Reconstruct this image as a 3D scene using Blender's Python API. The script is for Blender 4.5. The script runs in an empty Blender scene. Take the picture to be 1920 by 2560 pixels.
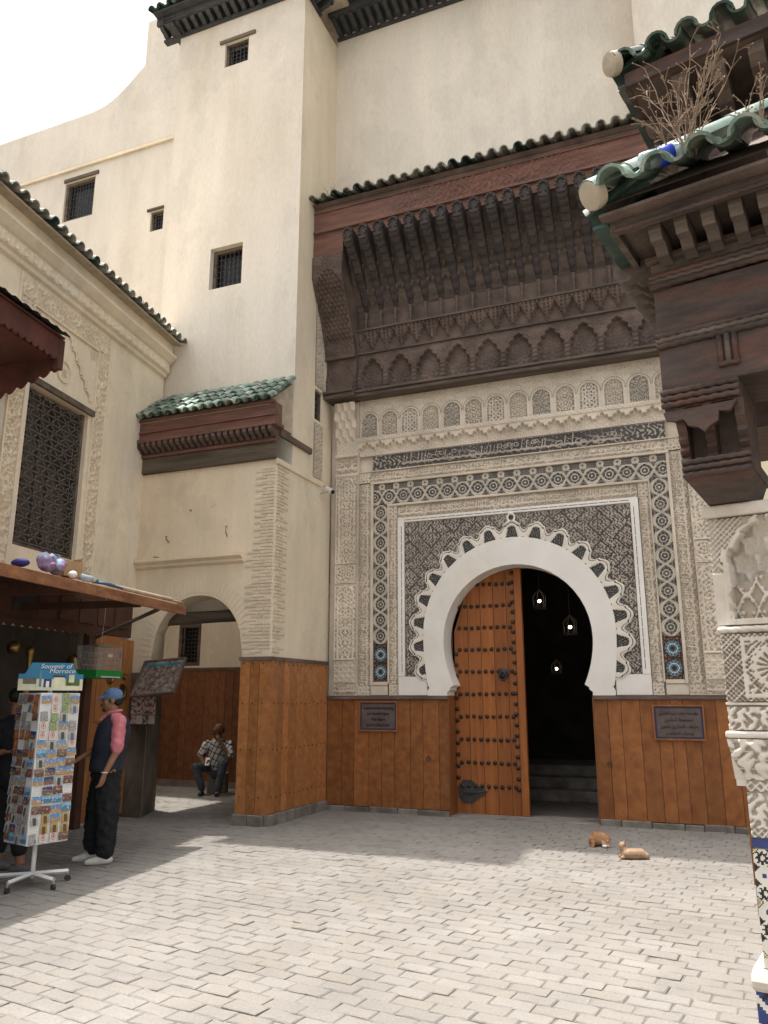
import bpy, bmesh, math, random
import numpy as np
from mathutils import Matrix, Vector
R_ = math.radians
scn = bpy.context.scene
C = scn.collection
# ---------------------------------------------------------------- camera
cam = bpy.data.cameras.new('camera'); camo = bpy.data.objects.new('camera', cam); C.objects.link(camo)
cam.sensor_fit = 'VERTICAL'; cam.sensor_height = 36.0; cam.lens = 1960/2560*36
cam.clip_start = 0.05; cam.clip_end = 2000
CAMZ = 1.62
camo.location = (0, 0, CAMZ); camo.rotation_euler = (R_(90+13.35), 0, R_(22.1))
scn.camera = camo
# ---------------------------------------------------------------- sky and sun
SUN = Vector((-0.217, 0.087, 1.0)).normalized()          # towards the sun
el = math.asin(SUN.z); az = math.atan2(SUN.x, SUN.y)
wd = bpy.data.worlds.new('World'); scn.world = wd; wd.use_nodes = True
nt = wd.node_tree; nt.nodes.clear()
sky = nt.nodes.new('ShaderNodeTexSky'); sky.sky_type = 'NISHITA'; sky.sun_disc = False
sky.sun_elevation = el; sky.sun_rotation = az; sky.air_density = 1.0; sky.dust_density = 6.0; sky.ozone_density = 1.0
hs = nt.nodes.new('ShaderNodeHueSaturation'); hs.inputs['Saturation'].default_value = 0.22   # thin white summer haze
bg = nt.nodes.new('ShaderNodeBackground'); bg.inputs[1].default_value = 0.15
wo = nt.nodes.new('ShaderNodeOutputWorld')
nt.links.new(sky.outputs[0], hs.inputs['Color']); nt.links.new(hs.outputs[0], bg.inputs[0]); nt.links.new(bg.outputs[0], wo.inputs[0])
sl = bpy.data.lights.new('sun', 'SUN'); sl.energy = 2.05; sl.angle = R_(0.6); sl.color = (1.0, 0.965, 0.91)
so = bpy.data.objects.new('sun', sl); C.objects.link(so); so.location = (0, 0, 30)
so.rotation_euler = (-SUN).to_track_quat('-Z', 'Y').to_euler()
scn.view_settings.view_transform = 'Standard'; scn.view_settings.look = 'None'
scn.view_settings.exposure = 1.4; scn.view_settings.gamma = 1.0
scn.render.resolution_x = 768; scn.render.resolution_y = 1024
scn.render.engine = 'CYCLES'
# ---------------------------------------------------------------- helpers
random.seed(7); rng = np.random.default_rng(7)
U01 = random.uniform
WM = {}
I4 = Matrix.Identity(4)
def place(o, parent=None, M=None):
    C.objects.link(o)
    M = M.copy() if M is not None else Matrix.Identity(4)
    WM[o.name] = M
    if parent is not None:
        o.parent = parent; o.matrix_parent_inverse = WM[parent.name].inverted()
    o.matrix_basis = M
    return o
def tag(o, label, cat, group=None, kind=None):
    if label: o['label'] = label
    if cat: o['category'] = cat
    if group: o['group'] = group
    if kind: o['kind'] = kind
    return o
def thing(name, label, cat, loc=(0, 0, 0), group=None):
    o = bpy.data.objects.new(name, None); o.empty_display_size = 0.2
    place(o, None, Matrix.Translation(loc)); return tag(o, label, cat, group)
def frame(o, x, y, z):
    M = Matrix.Identity(4)
    for i, c in enumerate((x, y, z, o)):
        for j in range(3): M[j][i] = c[j]
    return M
class MB:
    def __init__(s): s.v = []; s.f = []; s.m = []
    def add(s, vs, fs, mi=0):
        b = len(s.v); s.v += [tuple(p) for p in vs]
        for f in fs: s.f.append(tuple(i+b for i in f)); s.m.append(mi)
        return s
    def box(s, x0, x1, y0, y1, z0, z1, mi=0, M=None):
        vs = [Vector((x, y, z)) for z in (z0, z1) for y in (y0, y1) for x in (x0, x1)]
        if M is not None: vs = [M @ p for p in vs]
        return s.add(vs, [(0, 2, 3, 1), (4, 5, 7, 6), (0, 1, 5, 4), (2, 6, 7, 3), (0, 4, 6, 2), (1, 3, 7, 5)], mi)
    def prism(s, poly, O, U, V, N, d, mi=0):
        O, U, V, N = map(Vector, (O, U, V, N)); n = len(poly)
        vs = [O+U*a+V*b for a, b in poly]+[O+U*a+V*b+N*d for a, b in poly]
        return s.add(vs, [tuple(range(n))[::-1], tuple(range(n, 2*n))]+[(i, (i+1) % n, n+(i+1) % n, n+i) for i in range(n)], mi)
    def tube(s, pts, r, n=8, mi=0, caps=True):
        pts = [Vector(p) for p in pts]; k = len(pts); rs = r if isinstance(r, (list, tuple)) else [r]*k
        vs = []; ref = None
        for i, p in enumerate(pts):
            t = (pts[min(i+1, k-1)]-pts[max(i-1, 0)]).normalized()
            if ref is None: ref = Vector((0, 0, 1)) if abs(t.z) < .9 else Vector((1, 0, 0))
            a = t.cross(ref).normalized(); b = t.cross(a); ref = -b if False else ref
            vs += [p+(a*math.cos(6.28319*j/n)+b*math.sin(6.28319*j/n))*rs[i] for j in range(n)]
        fs = [(i*n+j, i*n+(j+1) % n, (i+1)*n+(j+1) % n, (i+1)*n+j) for i in range(k-1) for j in range(n)]
        if caps: fs += [tuple(range(n))[::-1], tuple(range((k-1)*n, k*n))]
        return s.add(vs, fs, mi)
    def lathe(s, prof, c=(0, 0, 0), n=16, mi=0, M=None):
        vs = []; fs = []; k = len(prof)
        for r, z in prof: vs += [Vector((r*math.cos(6.28319*j/n), r*math.sin(6.28319*j/n), z)) for j in range(n)]
        if M is not None: vs = [M @ p for p in vs]
        vs = [p+Vector(c) for p in vs]
        fs = [(i*n+j, i*n+(j+1) % n, (i+1)*n+(j+1) % n, (i+1)*n+j) for i in range(k-1) for j in range(n)]
        fs += [tuple(range(n))[::-1], tuple(range((k-1)*n, k*n))]
        return s.add(vs, fs, mi)
    def ell(s, c, r, n=14, M=None, mi=0):
        if not isinstance(r, (tuple, list)): r = (r, r, r)
        vs = []; h = n//2; c = Vector(c)
        for i in range(1, h):
            t = math.pi*i/h
            for j in range(n):
                p = 6.28319*j/n; q = Vector((r[0]*math.sin(t)*math.cos(p), r[1]*math.sin(t)*math.sin(p), r[2]*math.cos(t)))
                vs.append(c+(M @ q if M is not None else q))
        T = Vector((0, 0, r[2])); T = M @ T if M is not None else T
        a = len(vs); vs += [c+T, c-T]
        fs = [(i*n+j, (i+1)*n+j, (i+1)*n+(j+1) % n, i*n+(j+1) % n) for i in range(h-2) for j in range(n)]
        fs += [(a, j, (j+1) % n) for j in range(n)]+[(a+1, (h-2)*n+(j+1) % n, (h-2)*n+j) for j in range(n)]
        return s.add(vs, fs, mi)
    def cap(s, a, b, ra, rb, n=10, mi=0):      # tapered capsule
        a, b = Vector(a), Vector(b); t = (b-a).normalized(); L = []
        P = []; Rr = []
        for q in (0, .5, .87): P.append(a-t*ra*(1-q*q)**.5 if q else a-t*ra*.999); Rr.append(ra*q if q else ra*.02)
        P.append(a); Rr.append(ra); P.append(b); Rr.append(rb)
        for q in (.87, .5, 0): P.append(b+t*rb*(1-q*q)**.5 if q else b+t*rb*.999); Rr.append(rb*q if q else rb*.02)
        ref = Vector((0, 0, 1)) if abs(t.z) < .9 else Vector((1, 0, 0)); x = t.cross(ref).normalized(); y = t.cross(x); vs = []
        for p, r in zip(P, Rr): vs += [p+(x*math.cos(6.28319*j/n)+y*math.sin(6.28319*j/n))*r for j in range(n)]
        k = len(P); fs = [(i*n+j, i*n+(j+1) % n, (i+1)*n+(j+1) % n, (i+1)*n+j) for i in range(k-1) for j in range(n)]
        fs += [tuple(range(n))[::-1], tuple(range((k-1)*n, k*n))]
        return s.add(vs, fs, mi)
    def mesh(s, name, mats, smooth=False):
        me = bpy.data.meshes.new(name); me.from_pydata(s.v, [], s.f)
        for m in (mats if isinstance(mats, (list, tuple)) else [mats]): me.materials.append(m)
        if any(s.m): me.polygons.foreach_set('material_index', s.m)
        bm = bmesh.new(); bm.from_mesh(me); bmesh.ops.recalc_face_normals(bm, faces=bm.faces); bm.to_mesh(me); bm.free()
        if smooth:
            me.polygons.foreach_set('use_smooth', [True]*len(me.polygons))
            if smooth == 'a': me.set_sharp_from_angle(angle=R_(40))
        me.update(); return me
    def build(s, name, mats, parent=None, smooth=False, M=None, bevel=0):
        o = bpy.data.objects.new(name, s.mesh(name, mats, smooth)); place(o, parent, M)
        if bevel:
            b = o.modifiers.new('bevel', 'BEVEL'); b.width = bevel; b.segments = 2; b.limit_method = 'ANGLE'; b.angle_limit = R_(40)
        return o
def inst(me, name, parent, M): return place(bpy.data.objects.new(name, me), parent, M)
def boxo(name, parent, mat, x0, x1, y0, y1, z0, z1, bevel=0, M=None): return MB().box(x0, x1, y0, y1, z0, z1, M=M).build(name, mat, parent, bevel=bevel)
def grid_mesh(name, P, mats, mi=None, keep=None, smooth=True):
    """P: (nv, nu, 3) array of points"""
    nv, nu = P.shape[:2]; idx = np.arange(nv*nu).reshape(nv, nu)
    F = np.stack([idx[:-1, :-1], idx[:-1, 1:], idx[1:, 1:], idx[1:, :-1]], -1).reshape(-1, 4)
    if mi is not None: mi = np.asarray(mi).reshape(-1)
    if keep is not None:
        k = np.asarray(keep).reshape(-1); F = F[k]; mi = mi[k] if mi is not None else None
    me = bpy.data.meshes.new(name); me.vertices.add(nv*nu); me.vertices.foreach_set('co', P.reshape(-1).astype(np.float32))
    n = len(F); me.loops.add(4*n); me.polygons.add(n)
    me.loops.foreach_set('vertex_index', F.reshape(-1).astype(np.int32))
    me.polygons.foreach_set('loop_start', np.arange(0, 4*n, 4, dtype=np.int32))
    for m in mats: me.materials.append(m)
    if mi is not None: me.polygons.foreach_set('material_index', mi.astype(np.int32))
    me.update(calc_edges=True); me.validate()
    if smooth: me.polygons.foreach_set('use_smooth', [True]*len(me.polygons))
    return me
def relief(name, parent, O, U, V, N, w, h, res, fn, mats, smooth=False, keep=None, label=None):
    """carved panel: fn(u, v) -> (height in m, material index)"""
    nu = max(3, int(w/res)+1); nv = max(3, int(h/res)+1)
    u = np.linspace(0, w, nu); v = np.linspace(0, h, nv); uu, vv = np.meshgrid(u, v)
    H, _ = fn(uu, vv)
    H = np.array(H)+np.zeros_like(uu)
    O, U, V, N = [np.array(q, float) for q in (O, U, V, N)]
    P = O+uu[..., None]*U+vv[..., None]*V+H[..., None]*N
    uc = (uu[:-1, :-1]+uu[1:, 1:])/2; vc = (vv[:-1, :-1]+vv[1:, 1:])/2
    _, mi = fn(uc, vc); mi = np.asarray(mi)+np.zeros(uc.shape, int)
    me = grid_mesh(name, P, mats, mi, keep(uc, vc) if keep else None, smooth)
    o = place(bpy.data.objects.new(name, me), parent)
    if label: o['label'] = label
    return o
def ss(a, b, x): t = np.clip((x-a)/(b-a), 0, 1); return t*t*(3-2*t)
# ---------------------------------------------------------------- materials
MATS = {}
def mat(name, col, rough=.8, var=.12, scale=3.0, bump=.0, bscale=30.0, col2=None, mixscale=1.2, mixlo=.45, mixhi=.7, stretch=(1, 1, 1), metal=0.0, spec=.35, rand=0.0, trans=0, coat=0, fine=None, world=False, weather=0):
    m = bpy.data.materials.new(name); m.use_nodes = True; t = m.node_tree; n = t.nodes; L = t.links.new
    b = n['Principled BSDF']; b.inputs['Roughness'].default_value = rough; b.inputs['Metallic'].default_value = metal
    b.inputs['Specular IOR Level'].default_value = spec
    if trans: b.inputs['Transmission Weight'].default_value = trans
    if coat: b.inputs['Coat Weight'].default_value = coat; b.inputs['Coat Roughness'].default_value = .15
    tc = n.new('ShaderNodeTexCoord'); oi = n.new('ShaderNodeObjectInfo')
    vm = n.new('ShaderNodeVectorMath'); vm.operation = 'MULTIPLY_ADD'; cb = n.new('ShaderNodeCombineXYZ')
    for i in range(3): cb.inputs[i].default_value = stretch[i]
    of = n.new('ShaderNodeVectorMath'); of.operation = 'SCALE'; of.inputs[0].default_value = (17., 31., 9.); L(oi.outputs['Random'], of.inputs['Scale'])
    L(n.new('ShaderNodeNewGeometry').outputs['Position'] if world else tc.outputs['Object'], vm.inputs[0]); L(cb.outputs[0], vm.inputs[1])
    if rand: L(of.outputs[0], vm.inputs[2])
    nz = n.new('ShaderNodeTexNoise'); nz.inputs['Scale'].default_value = scale; nz.inputs['Detail'].default_value = 7; nz.inputs['Roughness'].default_value = .6
    L(vm.outputs[0], nz.inputs['Vector'])
    cr = n.new('ShaderNodeMapRange'); cr.inputs[1].default_value = .3; cr.inputs[2].default_value = .7; cr.inputs[3].default_value = 1-var*1.6; cr.inputs[4].default_value = 1+var
    L(nz.outputs[0], cr.inputs[0]); val = cr.outputs[0]
    if rand:
        rr = n.new('ShaderNodeMapRange'); rr.inputs[3].default_value = 1-rand; rr.inputs[4].default_value = 1+rand; L(oi.outputs['Random'], rr.inputs[0])
        mm = n.new('ShaderNodeMath'); mm.operation = 'MULTIPLY'; L(val, mm.inputs[0]); L(rr.outputs[0], mm.inputs[1]); val = mm.outputs[0]
    if fine:
        nf = n.new('ShaderNodeTexNoise'); nf.inputs['Scale'].default_value = fine[0]; nf.inputs['Detail'].default_value = 4; L(vm.outputs[0], nf.inputs['Vector'])
        fr = n.new('ShaderNodeMapRange'); fr.inputs[1].default_value = .35; fr.inputs[2].default_value = .65; fr.inputs[3].default_value = 1-fine[1]; fr.inputs[4].default_value = 1+fine[1]; L(nf.outputs[0], fr.inputs[0])
        mm = n.new('ShaderNodeMath'); mm.operation = 'MULTIPLY'; L(val, mm.inputs[0]); L(fr.outputs[0], mm.inputs[1]); val = mm.outputs[0]
    if weather:
        for sc, st, lo, hi, amp in ((.42, (1, 1, .8), .54, .565, .055*weather), (1.1, (1, 1, .7), .58, .60, .05*weather), (1.0, (4.5, 4.5, .16), .42, .72, .05*weather), (7., (1, 1, 1), .66, .70, .10*weather)):
            mv = n.new('ShaderNodeVectorMath'); mv.operation = 'MULTIPLY'; mv.inputs[1].default_value = st; L(tc.outputs['Object'], mv.inputs[0])
            nw = n.new('ShaderNodeTexNoise'); nw.inputs['Scale'].default_value = sc; nw.inputs['Detail'].default_value = 6; nw.inputs['Roughness'].default_value = .6; L(mv.outputs[0], nw.inputs['Vector'])
            rw = n.new('ShaderNodeMapRange'); rw.inputs[1].default_value = lo; rw.inputs[2].default_value = hi; rw.inputs[3].default_value = 1; rw.inputs[4].default_value = 1-amp; L(nw.outputs[0], rw.inputs[0])
            mm = n.new('ShaderNodeMath'); mm.operation = 'MULTIPLY'; L(val, mm.inputs[0]); L(rw.outputs[0], mm.inputs[1]); val = mm.outputs[0]
    base = n.new('ShaderNodeRGB'); base.outputs[0].default_value = (*col, 1); cs = base.outputs[0]
    if col2:
        n2 = n.new('ShaderNodeTexNoise'); n2.inputs['Scale'].default_value = mixscale; n2.inputs['Detail'].default_value = 8; n2.inputs['Roughness'].default_value = .65; L(vm.outputs[0], n2.inputs['Vector'])
        r2 = n.new('ShaderNodeMapRange'); r2.inputs[1].default_value = mixlo; r2.inputs[2].default_value = mixhi; L(n2.outputs[0], r2.inputs[0])
        mx = n.new('ShaderNodeMix'); mx.data_type = 'RGBA'; mx.inputs[7].default_value = (*col2, 1); L(r2.outputs[0], mx.inputs[0]); L(cs, mx.inputs[6]); cs = mx.outputs[2]
    vs = n.new('ShaderNodeVectorMath'); vs.operation = 'SCALE'; L(cs, vs.inputs[0]); L(val, vs.inputs['Scale']); L(vs.outputs[0], b.inputs['Base Color'])
    if bump:
        n3 = n.new('ShaderNodeTexNoise'); n3.inputs['Scale'].default_value = bscale; n3.inputs['Detail'].default_value = 6; L(vm.outputs[0], n3.inputs['Vector'])
        bp = n.new('ShaderNodeBump'); bp.inputs['Strength'].default_value = min(1, bump*20); bp.inputs['Distance'].default_value = bump; L(n3.outputs[0], bp.inputs['Height']); L(bp.outputs[0], b.inputs['Normal'])
    MATS[name] = m; return m
def emit(name, col, s):
    m = bpy.data.materials.new(name); m.use_nodes = True; b = m.node_tree.nodes['Principled BSDF']
    b.inputs['Base Color'].default_value = (*col, 1); b.inputs['Emission Color'].default_value = (*col, 1); b.inputs['Emission Strength'].default_value = s; return m
PLAS = mat('plaster_cream', (.735, .662, .55), .92, .08, .9, .006, 10, (.64, .55, .43), .7, .50, .82, (1, 1, .3), fine=(30, .04), weather=1)
PLASW = mat('plaster_warm', (.80, .685, .51), .92, .09, .9, .005, 14, (.70, .575, .40), .7, .45, .75, (1, 1, .4), fine=(45, .03), weather=1.2)
PLASL = mat('plaster_old', (.82, .70, .52), .92, .10, 1.0, .004, 12, (.80, .74, .62), .8, .5, .75, (1, 1, .5), fine=(40, .04), weather=1.3)
WHITEW = mat('limewash', (.78, .735, .665), .9, .05, 1.5, .003, 20, (.66, .60, .50), 1.0, .5, .8)
STUC = mat('carved_stucco', (.66, .57, .455), .9, .12, 2.0, .002, 60, (.52, .43, .325), 1.1, .45, .75)
STUCD = mat('stucco_ground', (.36, .295, .22), .95, .15, 4)
STUCW = mat('white_stucco', (.62, .565, .485), .88, .10, 2.5, .002, 50, (.40, .31, .225), 1.6, .48, .75)
BLACKT = mat('black_glaze', (.022, .019, .017), .45, .2, 8)
GREYT = mat('grey_tile', (.16, .145, .12), .6, .2, 12)
BLUET = mat('blue_glaze', (.03, .045, .16), .25, .2, 9, spec=.5)
LBLUET = mat('pale_blue_glaze', (.13, .22, .28), .3, .15, 9)
ORAT = mat('amber_glaze', (.28, .12, .045), .35, .2, 9)
YELT = mat('yellow_glaze', (.50, .33, .05), .3, .15, 9)
WHTT = mat('white_glaze', (.66, .62, .53), .3, .08, 9)
OAK = mat('varnished_cedar', (.31, .118, .036), .5, .25, 2.2, .002, 30, (.165, .054, .02), 1.1, .42, .72, (9, 9, .7), rand=.2, spec=.22, fine=(14, .10))
OAKA = mat('shaded_cedar', (.24, .092, .040), .5, .25, 2.2, .0015, 30, (.11, .042, .024), 1.1, .42, .72, (9, 9, .7), rand=.2)  # darker copy of OAK: the alley's shade is put into the colour
OAKL = mat('lit_cedar', (.43, .18, .06), .42, .25, 2.2, .0015, 30, (.26, .095, .035), 1.1, .42, .72, (9, 9, .7), rand=.2, spec=.4, fine=(14, .12))  # lighter copy of OAK: stronger light on the pier dado, painted in
OAKD = mat('door_cedar', (.33, .112, .030), .48, .22, 2.4, .0015, 30, (.20, .06, .018), 1.2, .45, .75, (9, 9, .6), rand=.12, spec=.25, fine=(14, .10))
CEDAR = mat('dark_cedar', (.122, .086, .068), .8, .25, 3, .003, 40, (.165, .116, .092), 1.5, .45, .7, fine=(60, .12))
CEDARR = mat('red_cedar', (.19, .092, .066), .8, .25, 3, .003, 30, (.13, .082, .066), 1.0, .5, .72, (.6, 4, 4), fine=(60, .12))
CEDARG = mat('grey_cedar', (.138, .105, .084), .8, .25, 4, .003, 30, (.06, .045, .038), 1.6, .45, .7, (.6, 4, 4))
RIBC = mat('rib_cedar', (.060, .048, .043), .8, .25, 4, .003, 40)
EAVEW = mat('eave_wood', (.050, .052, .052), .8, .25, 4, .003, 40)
CEDARF = mat('fountain_cedar', (.068, .046, .037), .65, .28, 3, .003, 22, (.115, .052, .034), 1.6, .46, .66, (.5, 6, 6), fine=(40, .1))
OLDW = mat('old_beam', (.16, .125, .09), .9, .3, 4, .006, 20, (.07, .055, .04), 2, .45, .6, (.5, 5, 5))
REDW = mat('maroon_wood', (.115, .038, .026), .7, .2, 3, .002, 30, (.07, .028, .02), 2, .4, .7)
GREEN = mat('green_glaze', (.085, .135, .100), .45, .25, 7, .003, 25, (.28, .29, .23), 7, .50, .66, rand=.25, spec=.5)
GREENP = mat('pale_green_glaze', (.17, .25, .195), .42, .2, 7, .003, 25, (.36, .37, .30), 6, .48, .68, rand=.2, spec=.45)
GREEND = mat('weathered_green', (.040, .075, .058), .5, .25, 7, .002, 20, (.17, .165, .13), 5, .5, .7, rand=.25)
TILEOLD = mat('old_tile', (.20, .205, .165), .6, .25, 8, .002, 20, (.46, .43, .36), 6, .42, .62, rand=.25)
MORTAR = mat('lime_mortar', (.46, .38, .28), .95, .15, 8, .004, 30)
IRON = mat('wrought_iron', (.055, .052, .050), .6, .2, 10, metal=.3)
STUDM = mat('stud_iron', (.06, .048, .04), .45, .2, 10, metal=.7)
STEEL = mat('galvanised', (.45, .45, .44), .4, .1, 10, metal=.6)
DARK = mat('dark_glass', (.018, .018, .02), .25, .1, 4)
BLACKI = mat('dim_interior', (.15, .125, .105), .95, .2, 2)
PAVS = [mat('paving_stone_%d' % i, c, .88, .12, 2.2, .003, 35, d, .55, .44, .66, fine=(60, .09), world=True) for i, (c, d) in enumerate([(tuple(v*.90 for v in c_), tuple(v*.92 for v in d_)) for c_, d_ in (((.258, .238, .213), (.205, .187, .164)), ((.268, .248, .222), (.214, .196, .173)), ((.248, .228, .203), (.195, .178, .156)), ((.254, .231, .203), (.199, .178, .152)))])]
JOINT = mat('joint_dust', (.15, .138, .12), .95, .25, 2.5, .004, 60, (.27, .25, .22), .5, .45, .62)
STONE = mat('plinth_stone', (.24, .21, .18), .9, .25, 3, .004, 25, (.13, .11, .09), 2, .45, .65, rand=.1)
BRASS = mat('old_brass', (.32, .22, .075), .35, .25, 8, metal=.9)
WHITEP = mat('white_enamel', (.72, .71, .68), .4, .04, 6)
EX, EY, EZ = Vector((1, 0, 0)), Vector((0, 1, 0)), Vector((0, 0, 1))
# ---------------------------------------------------------------- building helpers
def wall(name, parent, m, O, U, V, N, w, h, holes=(), depth=.2, top=None):
    O, U, V, N = map(Vector, (O, U, V, N)); b = MB()
    xs = sorted({0, w, *[q for H in holes for q in H[:2]]}); zs = sorted({0, h, *[q for H in holes for q in H[2:]]})
    P = lambda u, v, d=0: O+U*u+V*v-N*d
    for i in range(len(xs)-1):
        for j in range(len(zs)-1):
            cx, cz = (xs[i]+xs[i+1])/2, (zs[j]+zs[j+1])/2
            if any(H[0] < cx < H[1] and H[2] < cz < H[3] for H in holes): continue
            b.add([P(xs[i], zs[j]), P(xs[i+1], zs[j]), P(xs[i+1], zs[j+1]), P(xs[i], zs[j+1])], [(0, 1, 2, 3)])
    for a, c, e, g in holes:
        for (p, q), (r, s) in (((a, e), (c, e)), ((c, e), (c, g)), ((c, g), (a, g)), ((a, g), (a, e))):
            b.add([P(p, q), P(r, s), P(r, s, depth), P(p, q, depth)], [(0, 1, 2, 3)])
    return b.build(name, m, parent)
def bars_window(parent, O, U, V, N, u0, u1, v0, v1, nx, ny, depth=.2, lintel=None, fw=.05, fm=None, bm=None, label=None, setback=.06, br=.009):
    O, U, V, N = map(Vector, (O, U, V, N)); fm = fm or OLDW; bm = bm or IRON
    Mf = frame(O, U, V, N); f = MB(); s = -setback
    for a, c, e, g in ((u0, u0+fw, v0, v1), (u1-fw, u1, v0, v1), (u0+fw, u1-fw, v0, v0+fw), (u0+fw, u1-fw, v1-fw, v1)):
        f.box(a, c, e, g, s-.06, s, M=Mf)
    wo_ = f.build('window', fm, parent)
    if label: wo_['label'] = label
    MB().box(u0+.004, u1-.004, v0+.004, v1-.004, -depth+.004, -depth+.014, M=Mf).build('pane', DARK, wo_)
    for i in range(1, nx+1):
        u = u0+fw+(u1-u0-2*fw)*i/(nx+1); MB().tube([Mf @ Vector((u, v0+fw*.5, s-.02)), Mf @ Vector((u, v1-fw*.5, s-.02))], br, 5).build('bar', bm, wo_)
    for i in range(1, ny+1):
        v = v0+fw+(v1-v0-2*fw)*i/(ny+1); MB().tube([Mf @ Vector((u0+fw*.5, v, s-.035)), Mf @ Vector((u1-fw*.5, v, s-.035))], br, 5).build('bar', bm, wo_)
    if lintel:
        a, c, hh = lintel; MB().box(u0-a, u1+c, v1+.004, v1+hh, -.1, .035, M=Mf).build('lintel', OLDW, wo_, bevel=.008)
    return wo_
TM = {}
def tile_mesh(r0, r1, L, m, th=.016, n=7):
    k = (r0, r1, L, m.name)
    if k in TM: return TM[k]
    b = MB(); vs = []
    for y, r in ((0, r0), (L, r1)):
        for rr in (r, r-th): vs += [(rr*math.cos(math.pi*j/n), y, rr*math.sin(math.pi*j/n)) for j in range(n+1)]
    q = n+1; fs = []
    for j in range(n):
        fs += [(j, j+1, 2*q+j+1, 2*q+j), (q+j, 3*q+j, 3*q+j+1, q+j+1), (2*q+j, 2*q+j+1, 3*q+j+1, 3*q+j), (j, q+j, q+j+1, j+1)]
    fs += [(0, 2*q, 3*q, q), (n, q+n, 3*q+n, 2*q+n)]
    b.add(vs, fs); TM[k] = b.mesh('roof_tile', m, True); TM[k].set_sharp_from_angle(angle=R_(50)); return TM[k]
def tiles(parent, A, B, out, drop, rows, pitch, mats, L=.3, over=.22, r=None, jit=.012, pans=True):
    """rows of half-round tiles, first row's outer lip on the line A-B, the others up the slope"""
    A, B, out = Vector(A), Vector(B), Vector(out); along = (B-A); n = max(1, round(along.length/pitch)); along.normalize()
    y = (out.normalized()-EZ*drop).normalized(); z = along.cross(y); z = z if z.z > 0 else -z; x = y.cross(z)
    r = r or pitch*.33
    for j in range(rows):
        for i in range(n+1):
            m = mats[0] if len(mats) == 1 else random.choice(mats)
            p = A+along*(i*(B-A).length/n)-y*(L+over*j)+z*(.015*j)
            rot = Matrix.Rotation(U01(-.03, .03), 4, 'Z') @ Matrix.Rotation(U01(-.03, .03), 4, 'X')
            M = frame(p+Vector([U01(-jit, jit)*.6 for _ in range(3)])+z*.012, x, y, z)
            inst(tile_mesh(r, r*1.12, L, m), 'roof_tile', parent, M @ rot)
            if pans and i < n:
                p2 = p+along*(pitch*.5)+z*(r*.95)-y*.02
                inst(tile_mesh(r*1.02, r*.98, L, m), 'roof_tile', parent, frame(p2+Vector([U01(-jit, jit)*.6 for _ in range(3)]), -x, y, -z))
def planks(parent, m, O, U, V, N, w, h, wid=.16, thick=.02, name='plank', jitter=.25, gap=.006, slots=()):
    O, U, V, N = map(Vector, (O, U, V, N)); u = 0
    while u < w-.02:
        d = wid*U01(1-jitter, 1+jitter); d = min(d, w-u)
        if w-u-d < .05: d = w-u
        t = thick+U01(-.003, .003)
        MB().box(gap/2-d/2, d/2-gap/2, 0, h, 0, t).build(name, m, parent, M=frame(O+U*(u+d/2), U, V, N)); u += d
def corbels(parent, m, A, B, out, z0, h, L, pitch, w=.07, name='corbel'):
    A, B, out = Vector(A), Vector(B), Vector(out).normalized(); al = B-A; n = max(2, round(al.length/pitch)); d = al.normalized()
    poly = [(0, 0), (L*.35, h*.08), (L*.55, h*.30), (L*.8, h*.38), (L, h*.62), (L, h), (0, h)]
    b = MB().prism(poly, (-w/2, 0, 0), (0, 1, 0), (0, 0, 1), (1, 0, 0), w); me = b.mesh(name, m)
    for i in range(n+1): inst(me, name, parent, frame(A+al*(i/n)+EZ*z0, d, out, EZ))
def rope(parent, m, A, B, r, name='rope_moulding', pitch=.06, res=10):
    A, B = Vector(A), Vector(B); d = B-A; L = d.length; t = d.normalized(); up = EZ; s = t.cross(up).normalized(); n = int(L/pitch*5); k = 8
    vs = []; fs = []
    for i in range(n+1):
        ph = i/5*6.28319/1.0
        for j in range(k):
            a = 6.28319*j/k; rr = r*(1+.22*math.cos(2*a+ph)); vs.append(A+t*(L*i/n)+(s*math.cos(a)+up*math.sin(a))*rr)
    fs = [(i*k+j, i*k+(j+1) % k, (i+1)*k+(j+1) % k, (i+1)*k+j) for i in range(n) for j in range(k)]+[tuple(range(k))[::-1], tuple(range(n*k, n*k+k))]
    return MB().add(vs, fs).build(name, m, parent, True)
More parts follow.
